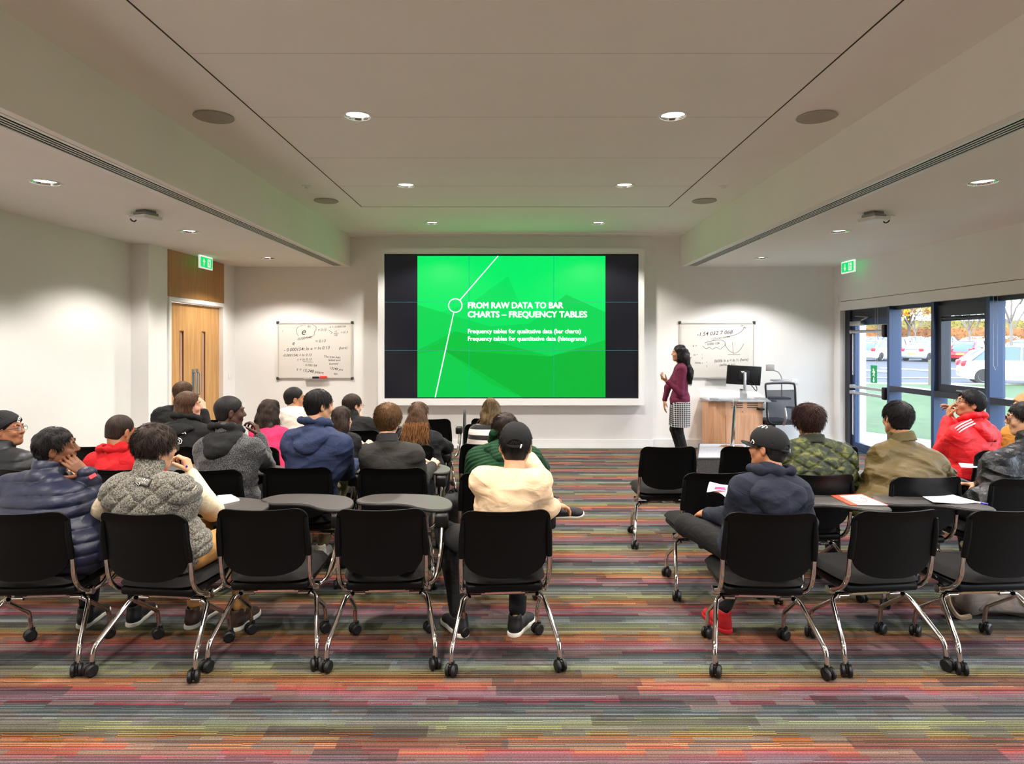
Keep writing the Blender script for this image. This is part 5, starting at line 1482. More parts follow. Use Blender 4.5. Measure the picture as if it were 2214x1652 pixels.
M_leath = cloth('black_leather', (18, 18, 20), rough=.4, bump=.5, bscale=45); M_must = cloth('mustard', (192, 134, 52)); M_tanb = cloth('tan_knit', (206, 166, 118)); M_tan = cloth('tan_chinos', (176, 130, 74)); M_oliveT = cloth('olive_trousers', (122, 112, 78))
M_capb = cloth('black_cap', (11, 12, 13), wrinkle=0); M_capn = cloth('black_cap2', (12, 12, 15), wrinkle=0); M_jean = cloth('dark_denim', (44, 54, 76))
m_white_shoe = mat('white_trainer', (226, 218, 204), .5); m_red_shoe = mat('red_suede', (170, 14, 22), .8)
cast = [
 dict(seed=1, key='A', chair='a1', label='person in navy padded jacket, short black hair, hand to face, nearest row left', top=(112, 925, 3.80), hs=1.0, face=(-62, 4, 10), SL=(22, 1060, 3.68), SR=(152, 1086, 3.54), pel=('c', .13, .25, .575),
      ER=(206, 1090, 3.72), WR=(187, 1024, 3.66), HR=dict(d=(-.78, .02, .58), n=(-.2, .8, -.3), curl=.22), hair='messy', hairt=.010, hm='black', skin='brown', t=.032, top_m=M_navyp, style='puffer', pitch=.062, fold=.003, collar='stand', top_name='jacket', legs_m=M_black, h=.0055, build=1.05, nlock=700, hlen=.6),
 dict(seed=2, key='B', chair='a2', label='person in grey quilted vest over cream sleeves, thick black hair, nearest row', top=(338, 916, 3.66), hs=1.0, face=(-38, -4, 8), SL=(252, 1058, 3.50), SR=(396, 1058, 3.42), build=.95, EL=(212, 1118, 3.62), WL=('c', -.14, .62, .70), ER=(462, 1104, 3.80), WR=(412, 1022, 3.84), pel=('c', 0.03, .24, .575),
      HR=dict(d=(-.35, .10, .9), n=(-.9, .0, -.5), curl=1.0), hair='thick', hairt=.013, hm='dark', skin='light', t=.016, top_m=M_vest, vest=M_cream, style='quilt', pitch=.135, fold=.003, collar='high', legs_m=M_tan, h=.0055, glasses=g_blk, nlock=1100, hlen=1.0, top_name='vest', shoe_m=mat('brown_shoe', (60, 42, 30), .5)),
 dict(seed=3, key='C', chair='a5', label='person in beige sweatshirt and plain black cap, on the aisle, nearest row', top=(1116, 911, 3.70), hs=1.0, face=(-2, -6, 2), SL=(1048, 1040, 3.44), SR=(1158, 1048, 3.44), EL=(1170, 1042, 3.68), WL=(1142, 988, 3.82), ER=(1180, 1098, 3.52), WR=(1196, 1094, 3.80), pel=('c', 0, .23, .575),
      HR=dict(d=(.62, .55, -.12), n=(0, .1, -1), curl=.42), HL=dict(d=(-.5, 0, .85), n=(-.8, 0, -.4), curl=.8), hat='cap', capm=M_capb, hair='short', hairt=.007, hm='black', skin='light', t=.024, top_m=M_beige, fold=.005, collar='crew', collar_m=M_beige, h=.0055, nlock=700, hlen=1.4, KL=('c', -.32, .62, .55), AL=('c', -.24, .48, .10), AR=('c', .1, .46, .10), FL=(30, 0, 0), FR=(-25, 0, 0), hl=(.03, .5)),
 dict(seed=4, key='D', chair='b1', label='person in navy hoodie, glasses and black cap with white emblem, nearest row', top=(1668, 921, 3.72), hs=.94, face=(42, 2, 6), SL=(1606, 1060, 3.44), SR=(1722, 1066, 3.44), EL=(1588, 1120, 3.62), ER=(1742, 1128, 3.6), WL=('c', -.18, .55, .68), pel=('c', 0, .24, .575), hat='cap', capm=M_capn, capz=.012, brimup=.02, hair='short', hairt=.006, hm='black', skin='mid', t=.022, top_m=M_navyh, collar='hood', top_name='hoodie', fold=.006, h=.0055, glasses=g_blk, nlock=300,
      KL=('c', -.30, .60, .60), AL=('c', .12, .66, .44), FL=(-70, 0, 20), KR=('c', .12, .68, .53), AR=('c', -.10, .56, .10), FR=(10, 0, 0), shoe_m=m_red_shoe, sole_m=m_red_shoe),
 dict(seed=5, key='E', chair='c1', label='person in black beanie and glasses at the left photo edge, dark padded jacket', top=(10, 888, 4.78), face=(-84, 6, 0), SL=(-50, 990, 4.72), SR=(52, 1006, 4.62), hat='beanie', capm=cloth('black_rib', (22, 22, 24)), hair='fade', hairt=.003, nlock=0, skin='mid', t=.03, top_m=M_blackp, style='puffer', fold=.002, collar='stand', h=.007, glasses=g_blk, top_name='jacket', pel=('c', -.15, .25, .575)),
 dict(seed=6, key='F', chair='c2', label='person in bright red hoodie with cropped black hair by the left wall', top=(265, 897, 4.72), face=(-20, -12, 4), SL=(206, 1002, 4.56), SR=(318, 1000, 4.56), hair='fade', hairt=.005, hm='dark', skin='mid', t=.020, top_m=M_red, collar='hood', fold=.005, h=.007, top_name='hoodie', nlock=900, hlen=.8, lockw=.6),
 dict(seed=7, key='G', chair='c3', label='person in grey marl sweater with black hood, short black hair, hand raised', top=(495, 856, 4.80), face=(-55, -2, 0), SL=(440, 968, 4.68), SR=(548, 968, 4.58), ER=(576, 1006, 4.86), WR=(560, 942, 4.92), HR=dict(d=(-.35, .1, .9), n=(-.9, 0, -.4), curl=.9), hair='fade', hairt=.008, hm='black', skin='dark', t=.018, top_m=M_marl, collar='hood', hood_m=M_blackh, fold=.006, h=.007, build=1.02, pel=('c', .08, .24, .575), nlock=900, hlen=.7, hoodk=1.15),
 dict(seed=8, key='H', chair='c4', label='person in faded blue hoodie with short black hair, turned toward the screen', top=(690, 841, 4.84), face=(-48, -4, 2), SL=(630, 955, 4.72), SR=(738, 962, 4.60), ER=(748, 1020, 4.82), WR=('c', .26, .66, .74), hair='short', hairt=.010, hm='black', skin='light', t=.022, top_m=M_blueh, collar='hood', fold=.007, h=.007, top_name='hoodie', pel=('c', .03, .24, .575), legs_m=M_oliveT, shoe_m=m_white_shoe, AR=('c', .0, .64, .10), KR=('c', .14, .68, .56), nlock=1000, hlen=1.3),
 dict(seed=9, key='I', chair='c5', label='person with brown hair and charcoal collared shirt seen from behind', top=(840, 871, 4.80), face=(-4, -2, 3), SL=(798, 984, 4.62), SR=(896, 984, 4.62), hair='thick', hairt=.008, hamp=.5, lockw=.7, hm='brown', skin='fair', t=.016, top_m=M_char, collar='stand', collar_m=cloth('charcoal_collar', (40, 40, 40)), fold=.005, h=.007, top_name='shirt', nlock=1100, cover_ears=False, ER=(912, 1040, 4.8), WR=('c', .2, .6, .74)),
 dict(seed=10, key='J', chair='c6', label='person in green jacket and hood, curly dark hair, behind the black cap', top=(1092, 892, 4.95), face=(-12, 0, 0), SL=(1030, 992, 4.72), SR=(1148, 990, 4.72), EL=(1016, 1062, 4.8), ER=(1170, 1012, 5.0), WR=('c', .2, .65, .74), hair='messy', hairt=.014, hm='dark', skin='mid', t=.022, top_m=M_green, collar='hood', fold=.004, style='puffer', pitch=.03, h=.007, top_name='jacket', nlock=900, KR=('c', .30, .72, .56), KL=('c', -.1, .68, .56), AL=('c', .50, .70, .46), FL=(-80, 0, 30)),
 dict(seed=11, key='K', chair='e2', label='person in black hoodie with white lettering on the back, brown hair', top=(404, 846, 5.85), face=(-64, 2, 4), SL=(366, 934, 5.62), SR=(442, 938, 5.62), ER=(452, 960, 5.85), WR=(440, 888, 5.95), hair='bob', hairt=.008, hairlen=.09, hairw=.07, hm='mid', skin='fair', t=.02, top_m=M_blackh, collar='hood', hoodd=.5, hoodk=.85, fold=.003, h=.008, top_name='hoodie', pel=('c', .06, .24, .575), nlock=500, hlen=.6),
 dict(seed=12, key='L', chair='e3', label='person in bright pink top with wavy dark brown hair', top=(584, 863, 5.9), face=(-8, -2, 6), SL=(556, 940, 5.66), SR=(612, 944, 5.66), hair='curly', hairt=.012, hairlen=.14, hairw=.085, hm='dark', skin='tan', t=.012, top_m=M_pink, fold=.004, h=.008, nlock=600, ER=(622, 985, 5.8), WR=('c', .2, .6, .74), pel=('c', .08, .25, .575)),
 dict(seed=13, key='M', chair='e4', label='person with straight dark shoulder-length hair and black top beside the blue hoodie', top=(738, 878, 5.9), face=(-10, -4, -4), SL=(706, 956, 5.66), SR=(764, 956, 5.66), hair='long', hairt=.008, hairlen=.24, hairw=.085, hback=(.05, .07), hm='dark', skin='fair', t=.012, top_m=M_black, h=.008, nlock=350, ER=(774, 985, 5.8), WR=('c', .2, .6, .74)),
 dict(seed=14, key='N', chair='e5', label='person with long brown hair turning lighter at the ends, black top', top=(905, 868, 5.95), face=(0, -6, 0), SL=(874, 946, 5.7), SR=(938, 950, 5.7), ER=(966, 966, 5.9), WR=('c', .22, .70, .74), hair='long', hairt=.010, hairlen=.36, hairw=.11, hm='mid', tips='tips', ntip=420, hback=(.075, .125), skin='fair', t=.014, top_m=M_black, h=.008, nlock=500, pel=('c', .1, .25, .575)),
 dict(seed=15, key='O', chair='e6', label='person in black and white striped sweater with brown hair in loose bun', top=(1062, 856, 5.95), face=(-4, -2, 0), SL=(1030, 936, 5.7), SR=(1092, 938, 5.7), hair='bun', hairt=.008, hairlen=.09, hairw=.07, hm='olive', skin='fair', t=.016, top_m=M_stripe, h=.008, nlock=800, collar='crew', fold=.003),
 dict(seed=16, key='P', chair='g1', label='person in plain black sweater with light brown hair by the oak door', top=(397, 824, 6.9), face=(-20, -6, 0), SL=(346, 898, 6.62), SR=(424, 896, 6.62), hair='short', hairt=.010, hm='mid', skin='fair', t=.02, top_m=M_blackh, h=.009, nlock=400, build=1.15, pel=('c', .12, .25, .575)),
 dict(seed=17, key='Q', chair='g2', label='person in off-white sweater with short black hair beyond the pink top', top=(635, 837, 6.9), face=(-62, 0, 6), SL=(616, 900, 6.62), SR=(668, 898, 6.62), hair='fade', hairt=.008, hm='black', skin='tan', t=.02, top_m=M_white, h=.009, nlock=400),
 dict(seed=18, key='R', chair='g3', label='person in black turtleneck and spectacles, dark hair, below the left whiteboard', top=(763, 851, 6.85), face=(-42, -6, 2), SL=(742, 918, 6.62), SR=(800, 920, 6.62), ER=(812, 945, 6.8), WR=(784, 912, 6.95), HR=dict(d=(-.3, .1, .9), n=(-1, 0, 0), curl=.7), hair='short', hairt=.012, hm='dark', skin='fair', t=.016, top_m=M_black, collar='high', h=.009, nlock=500, glasses=g_blk),
 dict(seed=19, key='S', chair='d2', label='person in quilted camouflage jacket with dark red-brown bowl haircut', top=(1746, 872, 4.70), face=(2, -10, -2), SL=(1696, 985, 4.5), SR=(1822, 985, 4.5), hair='thick', hairt=.010, hm='auburn', skin='light', t=.030, top_m=M_camo, style='quilt', pitch=.185, qd=.009, fold=.003, collar='bomber', collar_m=cloth('olive_rib', (44, 46, 34)), h=.007, top_name='jacket', build=1.12, glasses=g_blk, nlock=1300, hlen=1.3, ER=(1838, 1050, 4.6), hs=.98),
 dict(seed=20, key='T', chair='d3', label='person in olive green bomber jacket with short black hair, by the windows', top=(1943, 866, 4.68), face=(4, -6, 6), SL=(1906, 992, 4.46), SR=(2018, 1000, 4.46), EL=(1884, 1066, 4.6), ER=(2046, 1032, 4.62), WR=('c', .22, .66, .74), hair='short', hairt=.014, hm='black', skin='tan', t=.028, top_m=M_olive, fold=.010, collar='bomber', collar_m=cloth('olive_rib2', (96, 84, 50)), h=.007, top_name='jacket', build=1.1, pel=('c', -.12, .25, .575), nlock=1100, hlen=1.3),
 dict(seed=21, key='U', chair='f4', label='person in red tracksuit top with white shoulder stripes, looking up, hands raised', top=(2106, 842, 5.55), face=(74, 10, -4), SL=(2068, 938, 5.38), SR=(2142, 944, 5.62), EL=(2036, 974, 5.55), WL=(2050, 905, 5.66), ER=(2072, 985, 5.9), WR=(2060, 905, 5.85), HR=dict(d=(-.1, .2, .9), n=(-.8, .3, 0), curl=.7), HL=dict(d=(.1, .1, .9), n=(.8, -.3, 0), curl=.8), hair='short', hairt=.017, hm='black', skin='tan', t=.022, top_m=M_redt, collar='hood', fold=.006, h=.007, glasses=g_blk, nlock=700, pel=('c', -.05, .28, .575), top_name='tracksuit_top'),
 dict(seed=22, key='V', chair='d4', label='person in black leather jacket and mirrored glasses at the right photo edge', top=(2216, 868, 4.66), face=(58, -4, 0), SL=(2158, 1000, 4.42), SR=(2262, 1005, 4.58), EL=(2120, 1066, 4.65), WL=('c', -.2, .62, .74), hair='short', hairt=.012, hm='black', skin='light', t=.026, top_m=M_leath, fold=.009, collar='stand', h=.007, top_name='leather_jacket', glasses=g_blk, lens=mat('mirror_lens', (200, 40, 50), .05, metal=.6), gbig=1.1, nlock=700),
]
chair('f5', 2292, 958, 6, c + 'mostly outside the right photo edge, holding the person in tan beanie', 'none')
cast.append(dict(seed=23, key='W', chair='f5', label='person in tan beanie and mustard jacket, half hidden at the right photo edge', top=(2222, 847, 5.95), face=(66, 0, 0), SL=(2190, 942, 5.75), SR=(2262, 946, 5.65), EL=(2184, 978, 5.9), WL=(2190, 905, 6.0), hat='beanie', capm=M_tanb, hair='fade', hairt=.003, nlock=0, skin='light', t=.03, top_m=M_must, fold=.012, collar='stand', h=.008, top_name='jacket', glasses=g_blk, pel=('c', -.1, .28, .575)))
for sp in cast: person(sp)
by = {sp['key']: sp for sp in cast}
m_print = mat('white_print', (232, 232, 230), .6)
decal(by['K'], 'back_print', 396, 936, 1., .050, -6, m_print, 'text', 'IER', lift=.02)
tk = by['K']['_']['top']
decal_stroke(by['K'], 'back_emblem', [(386, 947), (391, 949), (394, 953), (392, 959), (384, 961)], .004, m_print, [tk], .006); decal_stroke(by['K'], 'back_emblem_ring', [(385, 951), (389, 952), (389, 956), (385, 957)], .003, m_print, [tk], .006)
decal(by['B'], 'back_patch', 313, 1043, .098, .046, -8, mat('patch_border', (24, 26, 30), .6), lift=.013)
decal(by['B'], 'patch_field', 313, 1043, .086, .034, -8, mat('patch_field', (120, 116, 106), .8, bump=.4, bscale=300), lift=.0155)
for y_ in (1038, 1045): decal_stroke(by['B'], 'patch_script', [(298 + 2.6 * i, y_ + (y_ - 1038) * .1 + .14 * i * 2.6 + (1.6 if i % 2 else -1.6)) for i in range(12 if y_ < 1040 else 9)], .0012, m_print, [by['B']['_']['top']], .019)
decal(by['A'], 'sleeve_badge', 200, 1030, .040, .022, 25, mat('badge_red', (226, 60, 70), .5))
# white stripes on the red tracksuit
D_ = by['U']['_']; Q = []
for k in (-1, 0, 1):
    n = Vector((-.2, -.75, .62)).normalized(); nb_, S_, E_, Wt = Vector(D_['nb']), Vector(D_['SL']), Vector(D_['EL']), Vector(D_['WL'])
    S2, E2 = Vector(D_['SL']), Vector(D_['EL'])
    side = (E2 - S2).normalized().cross(n).normalized() * .021 * k
    pts = [nb_.lerp(S2, .35) + n * .092 + side, S2 + n * .088 + side, S2.lerp(E2, .5) + n * .084 + side, E2 + n * .072 + side]
    MB().tube([p_ - Vector(D_['org']) for p_ in crom(pts, 5, False)], .0055, 6).build('sleeve_stripe', m_print, D_['top'])
# cap emblem, beanie lettering
capo = [o_ for o_ in by['D']['_']['body'].children if o_.name.startswith('cap')][0]
brim = [o_ for o_ in capo.children if o_.name.startswith('brim')][0]
for q_ in ([(1640, 924), (1643, 921), (1648, 921), (1651, 924), (1647, 926)], [(1651, 925), (1655, 921), (1659, 923)], [(1655, 927), (1660, 925)]): decal_stroke(by['D'], 'brim_emblem', q_, .0028, m_print, [capo, brim])
for q_ in ([(1624, 957), (1628, 951), (1631, 957)], [(1625, 960), (1630, 959)]): decal_stroke(by['D'], 'side_emblem', q_, .003, m_print, [capo, brim])
bea = [o_ for o_ in by['E']['_']['body'].children if o_.name.startswith('beanie')][0]; bec = [o_ for o_ in bea.children][0]
decal(by['E'], 'cuff_lettering', 40, 906, 1., .028, 70, m_print, 'text', 'STM', bec)
# presenter
M_burg = cloth('burgundy_knit', (98, 22, 54), bump=.12); M_tight = cloth('black_tights', (12, 12, 14))
pr = dict(seed=31, key='Z', org=(2.33, 9.15, 0), cx=(0, 1., 0), label='person presenting, standing in burgundy sweater and checked skirt, long curly black hair', top=(1471, 746, 9.15), hs=.96, face=(80, 4, 0),
     SL=(1474, 797, 9.0), SR=(1468, 797, 9.30), pel=(1470, 862, 9.15), EL=(1471, 850, 8.98), WL=(1442, 824, 9.0), HL=dict(d=(-.8, 0, .5), n=(.1, .3, 1), curl=.9), ER=(1444, 838, 9.32), WR=(1437, 866, 9.3), HR=dict(d=(-.08, 0, -1), n=(1, 0, 0), curl=.3),
     KL=('w', 2.30, 9.08, .46), KR=('w', 2.26, 9.22, .46), AL=('w', 2.40, 9.08, .10), AR=('w', 2.35, 9.23, .10), FL=(90, 0, 0), FR=(90, 0, 0), build=.80, t=.006, fold=.003, top_m=M_burg, collar='crew', hair='curly', hairt=.016, hairlen=.34, hairw=.115, hamp=1.6, lockw=1.4, hem=-.03, hipk=.9, hipw=.06, hback=(.075, .11), lean=.0, hm='black', skin='tan', legs_m=M_tight, shoe_m=mat('black_shoe', (12, 12, 14), .5), sole_m=MATS.get('black_shoe') or mat('black_shoe', (12, 12, 14), .5), h=.007, nlock=1100, hlen=1.0)
person(pr); D_ = pr['_']; org = D_['org']
V = Vox((2.0, 8.8, .4), (2.62, 9.5, .95), .006); Pz = D_['P']
V.cap((Pz[0], Pz[1] - .07, .84), (Pz[0] - .01, Pz[1] - .065, .44), .122, .135, 0); V.cap((Pz[0], Pz[1] + .07, .84), (Pz[0] - .01, Pz[1] + .065, .44), .122, .135, .03)
V.plane((0, 0, .515), (0, 0, -1)); V.plane((0, 0, .86), (0, 0, 1)); V.disp(lambda Q: .004 * wav(Q, 30, 5), .03)
me = V.mesh('skirt', org); me.materials.append(plaid('checked_skirt')); link_mesh('skirt', me, D_['body'])


# ------------------------------------------------------------------ papers, bags and small things
def T3(px, py, z):
    D = (HC - z) * FOC / (py - CY); return Vector(((px - CX) / FOC * D, D, z))
def sheet(name, pts, z, m, label, cat, th=.003, curl=0.):
    P_ = [T3(a, b, z) for a, b in pts]; c_ = sum(P_, Vector()) / len(P_)
    mb = MB(); mb.prism([(p_.x - c_.x, p_.y - c_.y) for p_ in P_], th); o = mb.build(name, m, None, smooth=False, loc=(c_.x, c_.y, z)); tag(o, label, cat); return o, c_
m_paper = mat('white_paper', (242, 242, 242), .7); m_orange = mat('brochure_orange', (222, 84, 58), .5); m_pink = mat('brochure_pink', (214, 60, 120), .5); m_blue = mat('pen_blue', (40, 44, 170), .35); m_script = mat('red_print', (170, 60, 50), .6)
ZT = .7125
o, c_ = sheet('brochure', [(1796, 1072), (1862, 1069), (1921, 1093.5), (1839, 1093)], ZT, m_orange, 'orange and white brochure lying on tablet of nearest empty chair, right block', 'brochure', .004)
w_ = [T3(a, b, ZT + .004) - c_ - Vector((0, 0, 0)) for a, b in ((1815, 1072), (1862, 1069.5), (1919, 1093), (1856, 1092))]
MB().prism([(p_.x, p_.y) for p_ in w_], .0006, Matrix.Translation((0, 0, .004))).build('white_page', m_paper, o, smooth=False)
MB().tube(crom([Vector((T3(a, b, ZT).x - c_.x, T3(a, b, ZT).y - c_.y, .006)) for a, b in ((1822, 1076), (1838, 1083), (1858, 1088), (1874, 1086), (1872, 1081), (1860, 1078))], 5, False), .0018, 5).build('printed_curve', m_script, o)
def crumple(name, pts, z, label, cat, seed, m=m_paper, amp=.012):
    P_ = [T3(a, b, z) for a, b in pts]; n = 10; c_ = sum(P_, Vector()) / 4; mb = MB(); r_ = np.random.default_rng(seed)
    a = P_[0], P_[1], P_[2], P_[3]; vs = []; ph = r_.uniform(0, 6, 4)
    for sd in (0, 1):
        for j in range(n + 1):
            for i in range(n + 1):
                u, v = i / n, j / n; q_ = (a[0] * (1 - u) + a[1] * u) * (1 - v) + (a[3] * (1 - u) + a[2] * u) * v
                e = max(abs(u - .5), abs(v - .5)) * 2; vs.append((q_.x - c_.x, q_.y - c_.y, .0005 + amp * (.5 + .5 * math.sin(5 * u + ph[0]) * math.cos(4 * v + ph[1])) * e ** 2 + (.0006 if sd else 0)))
    N = (n + 1) ** 2; fs = []
    for sd in (0, 1):
        for j in range(n):
            for i in range(n): fs.append((sd * N + j * (n + 1) + i, sd * N + j * (n + 1) + i + 1, sd * N + (j + 1) * (n + 1) + i + 1, sd * N + (j + 1) * (n + 1) + i))
    o = mb.add(vs, fs).build(name, m, None, loc=(c_.x, c_.y, z), recalc=False); tag(o, label, cat); return o, c_
crumple('paper_sheet', [(1979, 1063), (2050, 1068), (2116, 1089), (2018, 1091)], ZT, 'loose white sheets with a curled corner on tablet at the right photo edge', 'paper', 2, amp=.014)
def pen(px0, py0, px1, py1, z, m, label):
    a, b = T3(px0, py0, z), T3(px1, py1, z); mb = MB(); o = empty('pen', a, 0, label, 'pen'); d = b - a
    MB().tube([Vector(), d * .6], .0052, 8).build('barrel', m_paper, o); MB().tube([d * .58, d], [.0062, .0055], 8).build('pen_cap', m, o); MB().tube([Vector(), -d * .08], [.004, .0012], 8).build('tip', m, o)
pen(2100, 1084, 2136, 1090, ZT + .007, m_blue, 'blue-capped white pen beside the loose sheets at the right edge')
sheet('notebook', [(470, 1075), (500, 1073), (518, 1083), (476, 1092)], ZT, m_paper, 'white notebook under the elbow of the person in quilted vest', 'notebook', .012)
sheet('paper_sheet', [(917, 1000), (951, 1003), (939, 1013), (918, 1012)], ZT, m_paper, 'white notepad on the tablet right of the charcoal shirt', 'paper', .008)
sheet('paper_sheet', [(757, 1003), (776, 1004), (766, 1012), (750, 1011)], ZT, m_paper, 'white page on the tablet right of the blue hoodie', 'paper', .004)
crumple('paper_sheet', [(2072, 1002), (2118, 1005), (2130, 1013), (2078, 1011)], ZT, 'white sheets on the tablet behind the red tracksuit top', 'paper', 6, amp=.006)
o, c_ = crumple('magazine', [(1536, 1048), (1580, 1056), (1572, 1080), (1528, 1066)], .80, 'pink and white crumpled booklet held by the person in navy hoodie', 'booklet', 9, amp=.03)
MB().prism([(-.035, -.03), (.03, -.045), (.045, .02), (-.01, .035)], .002, Matrix.Translation((0, 0, .018))).build('pink_cover_print', m_pink, o, smooth=False)
pen(399, 1002, 404, 1009, .97, m_blue, 'blue and white pen in the fingers of the person in quilted vest')
# bags
def bag(name, loc_, size, rz, m, label, seed, strap=None, r=.05):
    o = empty(name, loc_, R(rz), label, 'bag'); V = Vox((-size[0] / 2 - .03, -size[1] / 2 - .03, -.02), (size[0] / 2 + .03, size[1] / 2 + .03, size[2] + .05), .007)
    rr = min(size) * .38
    for x in (-1, 1):
        for z in (0, 1): V.cap((x * (size[0] / 2 - rr) * (1 - .15 * z), -size[1] / 2 + rr, rr + z * (size[2] - 2 * rr)), (x * (size[0] / 2 - rr) * (1 - .15 * z), size[1] / 2 - rr, rr + z * (size[2] - 2 * rr)), rr, rr, .08)
    V.ell((0, 0, size[2] / 2), (size[0] * .46, size[1] * .46, size[2] * .46), k=.06)
    V.disp(lambda Q: .006 * wav(Q, 32, seed), .03); V.plane((0, 0, 0), (0, 0, -1))
    me = V.mesh('bag_body', (0, 0, 0)); me.materials.append(m); link_mesh('bag_body', me, o)
    return o
M_bagb = cloth('black_nylon', (10, 10, 12), rough=.5); M_bagg = cloth('grey_canvas', (122, 112, 102), rough=.8); M_bagd = cloth('charcoal_felt', (30, 32, 36)); m_leather = mat('tan_leather', (170, 70, 38), .5)
b_ = bag('backpack', T3(975, 1178, 0.), (.26, .20, .42), 20, M_bagb, 'black backpack standing on the carpet left of the aisle chair', 3)
MB().tube(crom([(-.05, -.10, .36), (-.09, -.14, .25), (-.06, -.12, .1)], 5, False), .012, 6).build('strap', M_bagb, b_); MB().tube(crom([(-.04, 0, .41), (0, 0, .46), (.04, 0, .41)], 5, False), .009, 6).build('handle', M_bagb, b_)
l_ = CH['a4'].matrix_world @ Vector((-.01, .135, .476))
b_ = bag('satchel', l_, (.36, .10, .085), 3, M_bagd, 'flat dark bag with orange leather straps on an empty front-row seat', 4)
for x in (-.10, .10): MB().rbox((x - .012, -.062, .004), (x + .012, -.035, .07), .003, 2).build('leather_strap', m_leather, b_)
b_ = bag('rucksack', T3(2150, 1326, 0.), (.52, .24, .26), -8, M_bagg, 'grey canvas rucksack lying on the carpet under the right-hand chairs', 5)
MB().tube(crom([(-.26, -.06, .24), (-.32, -.10, .12), (-.28, -.13, .02), (-.20, -.12, .02)], 5, False), .016, 6).build('strap', cloth('khaki_strap', (132, 114, 86)), b_)

MB().rbox((-.16, -.125, .05), (.12, -.085, .17), .02, 3).build('front_pocket', M_bagg, b_)
MB().tube(crom([(.10, -.10, .25), (.18, -.13, .14), (.20, -.13, .03)], 5, False), .012, 6).build('strap', MATS['cloth_khaki_strap'], b_)
# ------------------------------------------------------------------ outside: terrace, lawn, car park, cars, hedges, trees
m_lawn = mat('lawn_grass', (40, 66, 18), .95, var=.4, vscale=3.5, bump=.6, bscale=14)
m_pave = mat('paving_pale', (150, 146, 138), .9, var=.06, vscale=3)
m_tar = mat('car_park_tarmac', (52, 53, 60), .95, var=.10, vscale=.8)
def gz(D): return 0. if D < 26 else (D - 26) * .022 if D < 70 else .97 + (D - 70) * .03
def ground(name, m, x0, x1, ys, lab, cat, dz=0.):
    mb = MB(); vs = []; fs = []; nx = 8
    for y in ys:
        for i in range(nx + 1): vs.append((x0 + (x1 - x0) * i / nx, y, gz(y) + dz))
    n = nx + 1
    for j in range(len(ys) - 1):
        for i in range(nx): fs.append((j * n + i, j * n + i + 1, (j + 1) * n + i + 1, (j + 1) * n + i))
    o = mb.add(vs, fs).build(name, m, None, smooth=False, recalc=False); o['kind'] = 'structure'
    return o
ground('ground', m_tar, 5.6, 220, [-30, 26, 30, 40, 50, 60, 70, 90, 140], '', '', -.05)
def slab(name, poly, z, m, thick=.04):
    mb = MB(); mb.prism(poly, thick, Matrix.Translation((0, 0, z - thick))); o = mb.build(name, m, None, smooth=False); o['kind'] = 'structure'; return o
slab('lawn', [(5.6, -12), (5.6, 8.2), (7.6, 10.6), (5.6, 14.2), (5.6, 27.2), (40, 24.2), (26, -12)], .0, m_lawn, .04)
slab('terrace', [(5.36, -12), (5.6, -12), (5.6, 8.2), (8.0, 10.2), (8.6, 13.4), (5.6, 15), (-2, 15), (-2, 10.8), (5.36, 10.8)], -.001, m_pave, .05)
pl = MB()
k = slab('kerb', [(5.6, 27.2), (40, 24.2), (40, 24.35), (5.6, 27.38)], .05, m_pave, .1)
for i in range(5): slab('bay_line', [(19 + i * 3.1, 33.2), (19.12 + i * 3.1, 33.2), (18.2 + i * 3.1, 37.6), (18.08 + i * 3.1, 37.6)], gz(35) + .04, m_white, .05)
slab('lane_line', [(13, 30.0), (34, 28.6), (34, 28.75), (13, 30.15)], gz(30) + .0, m_white, .02)
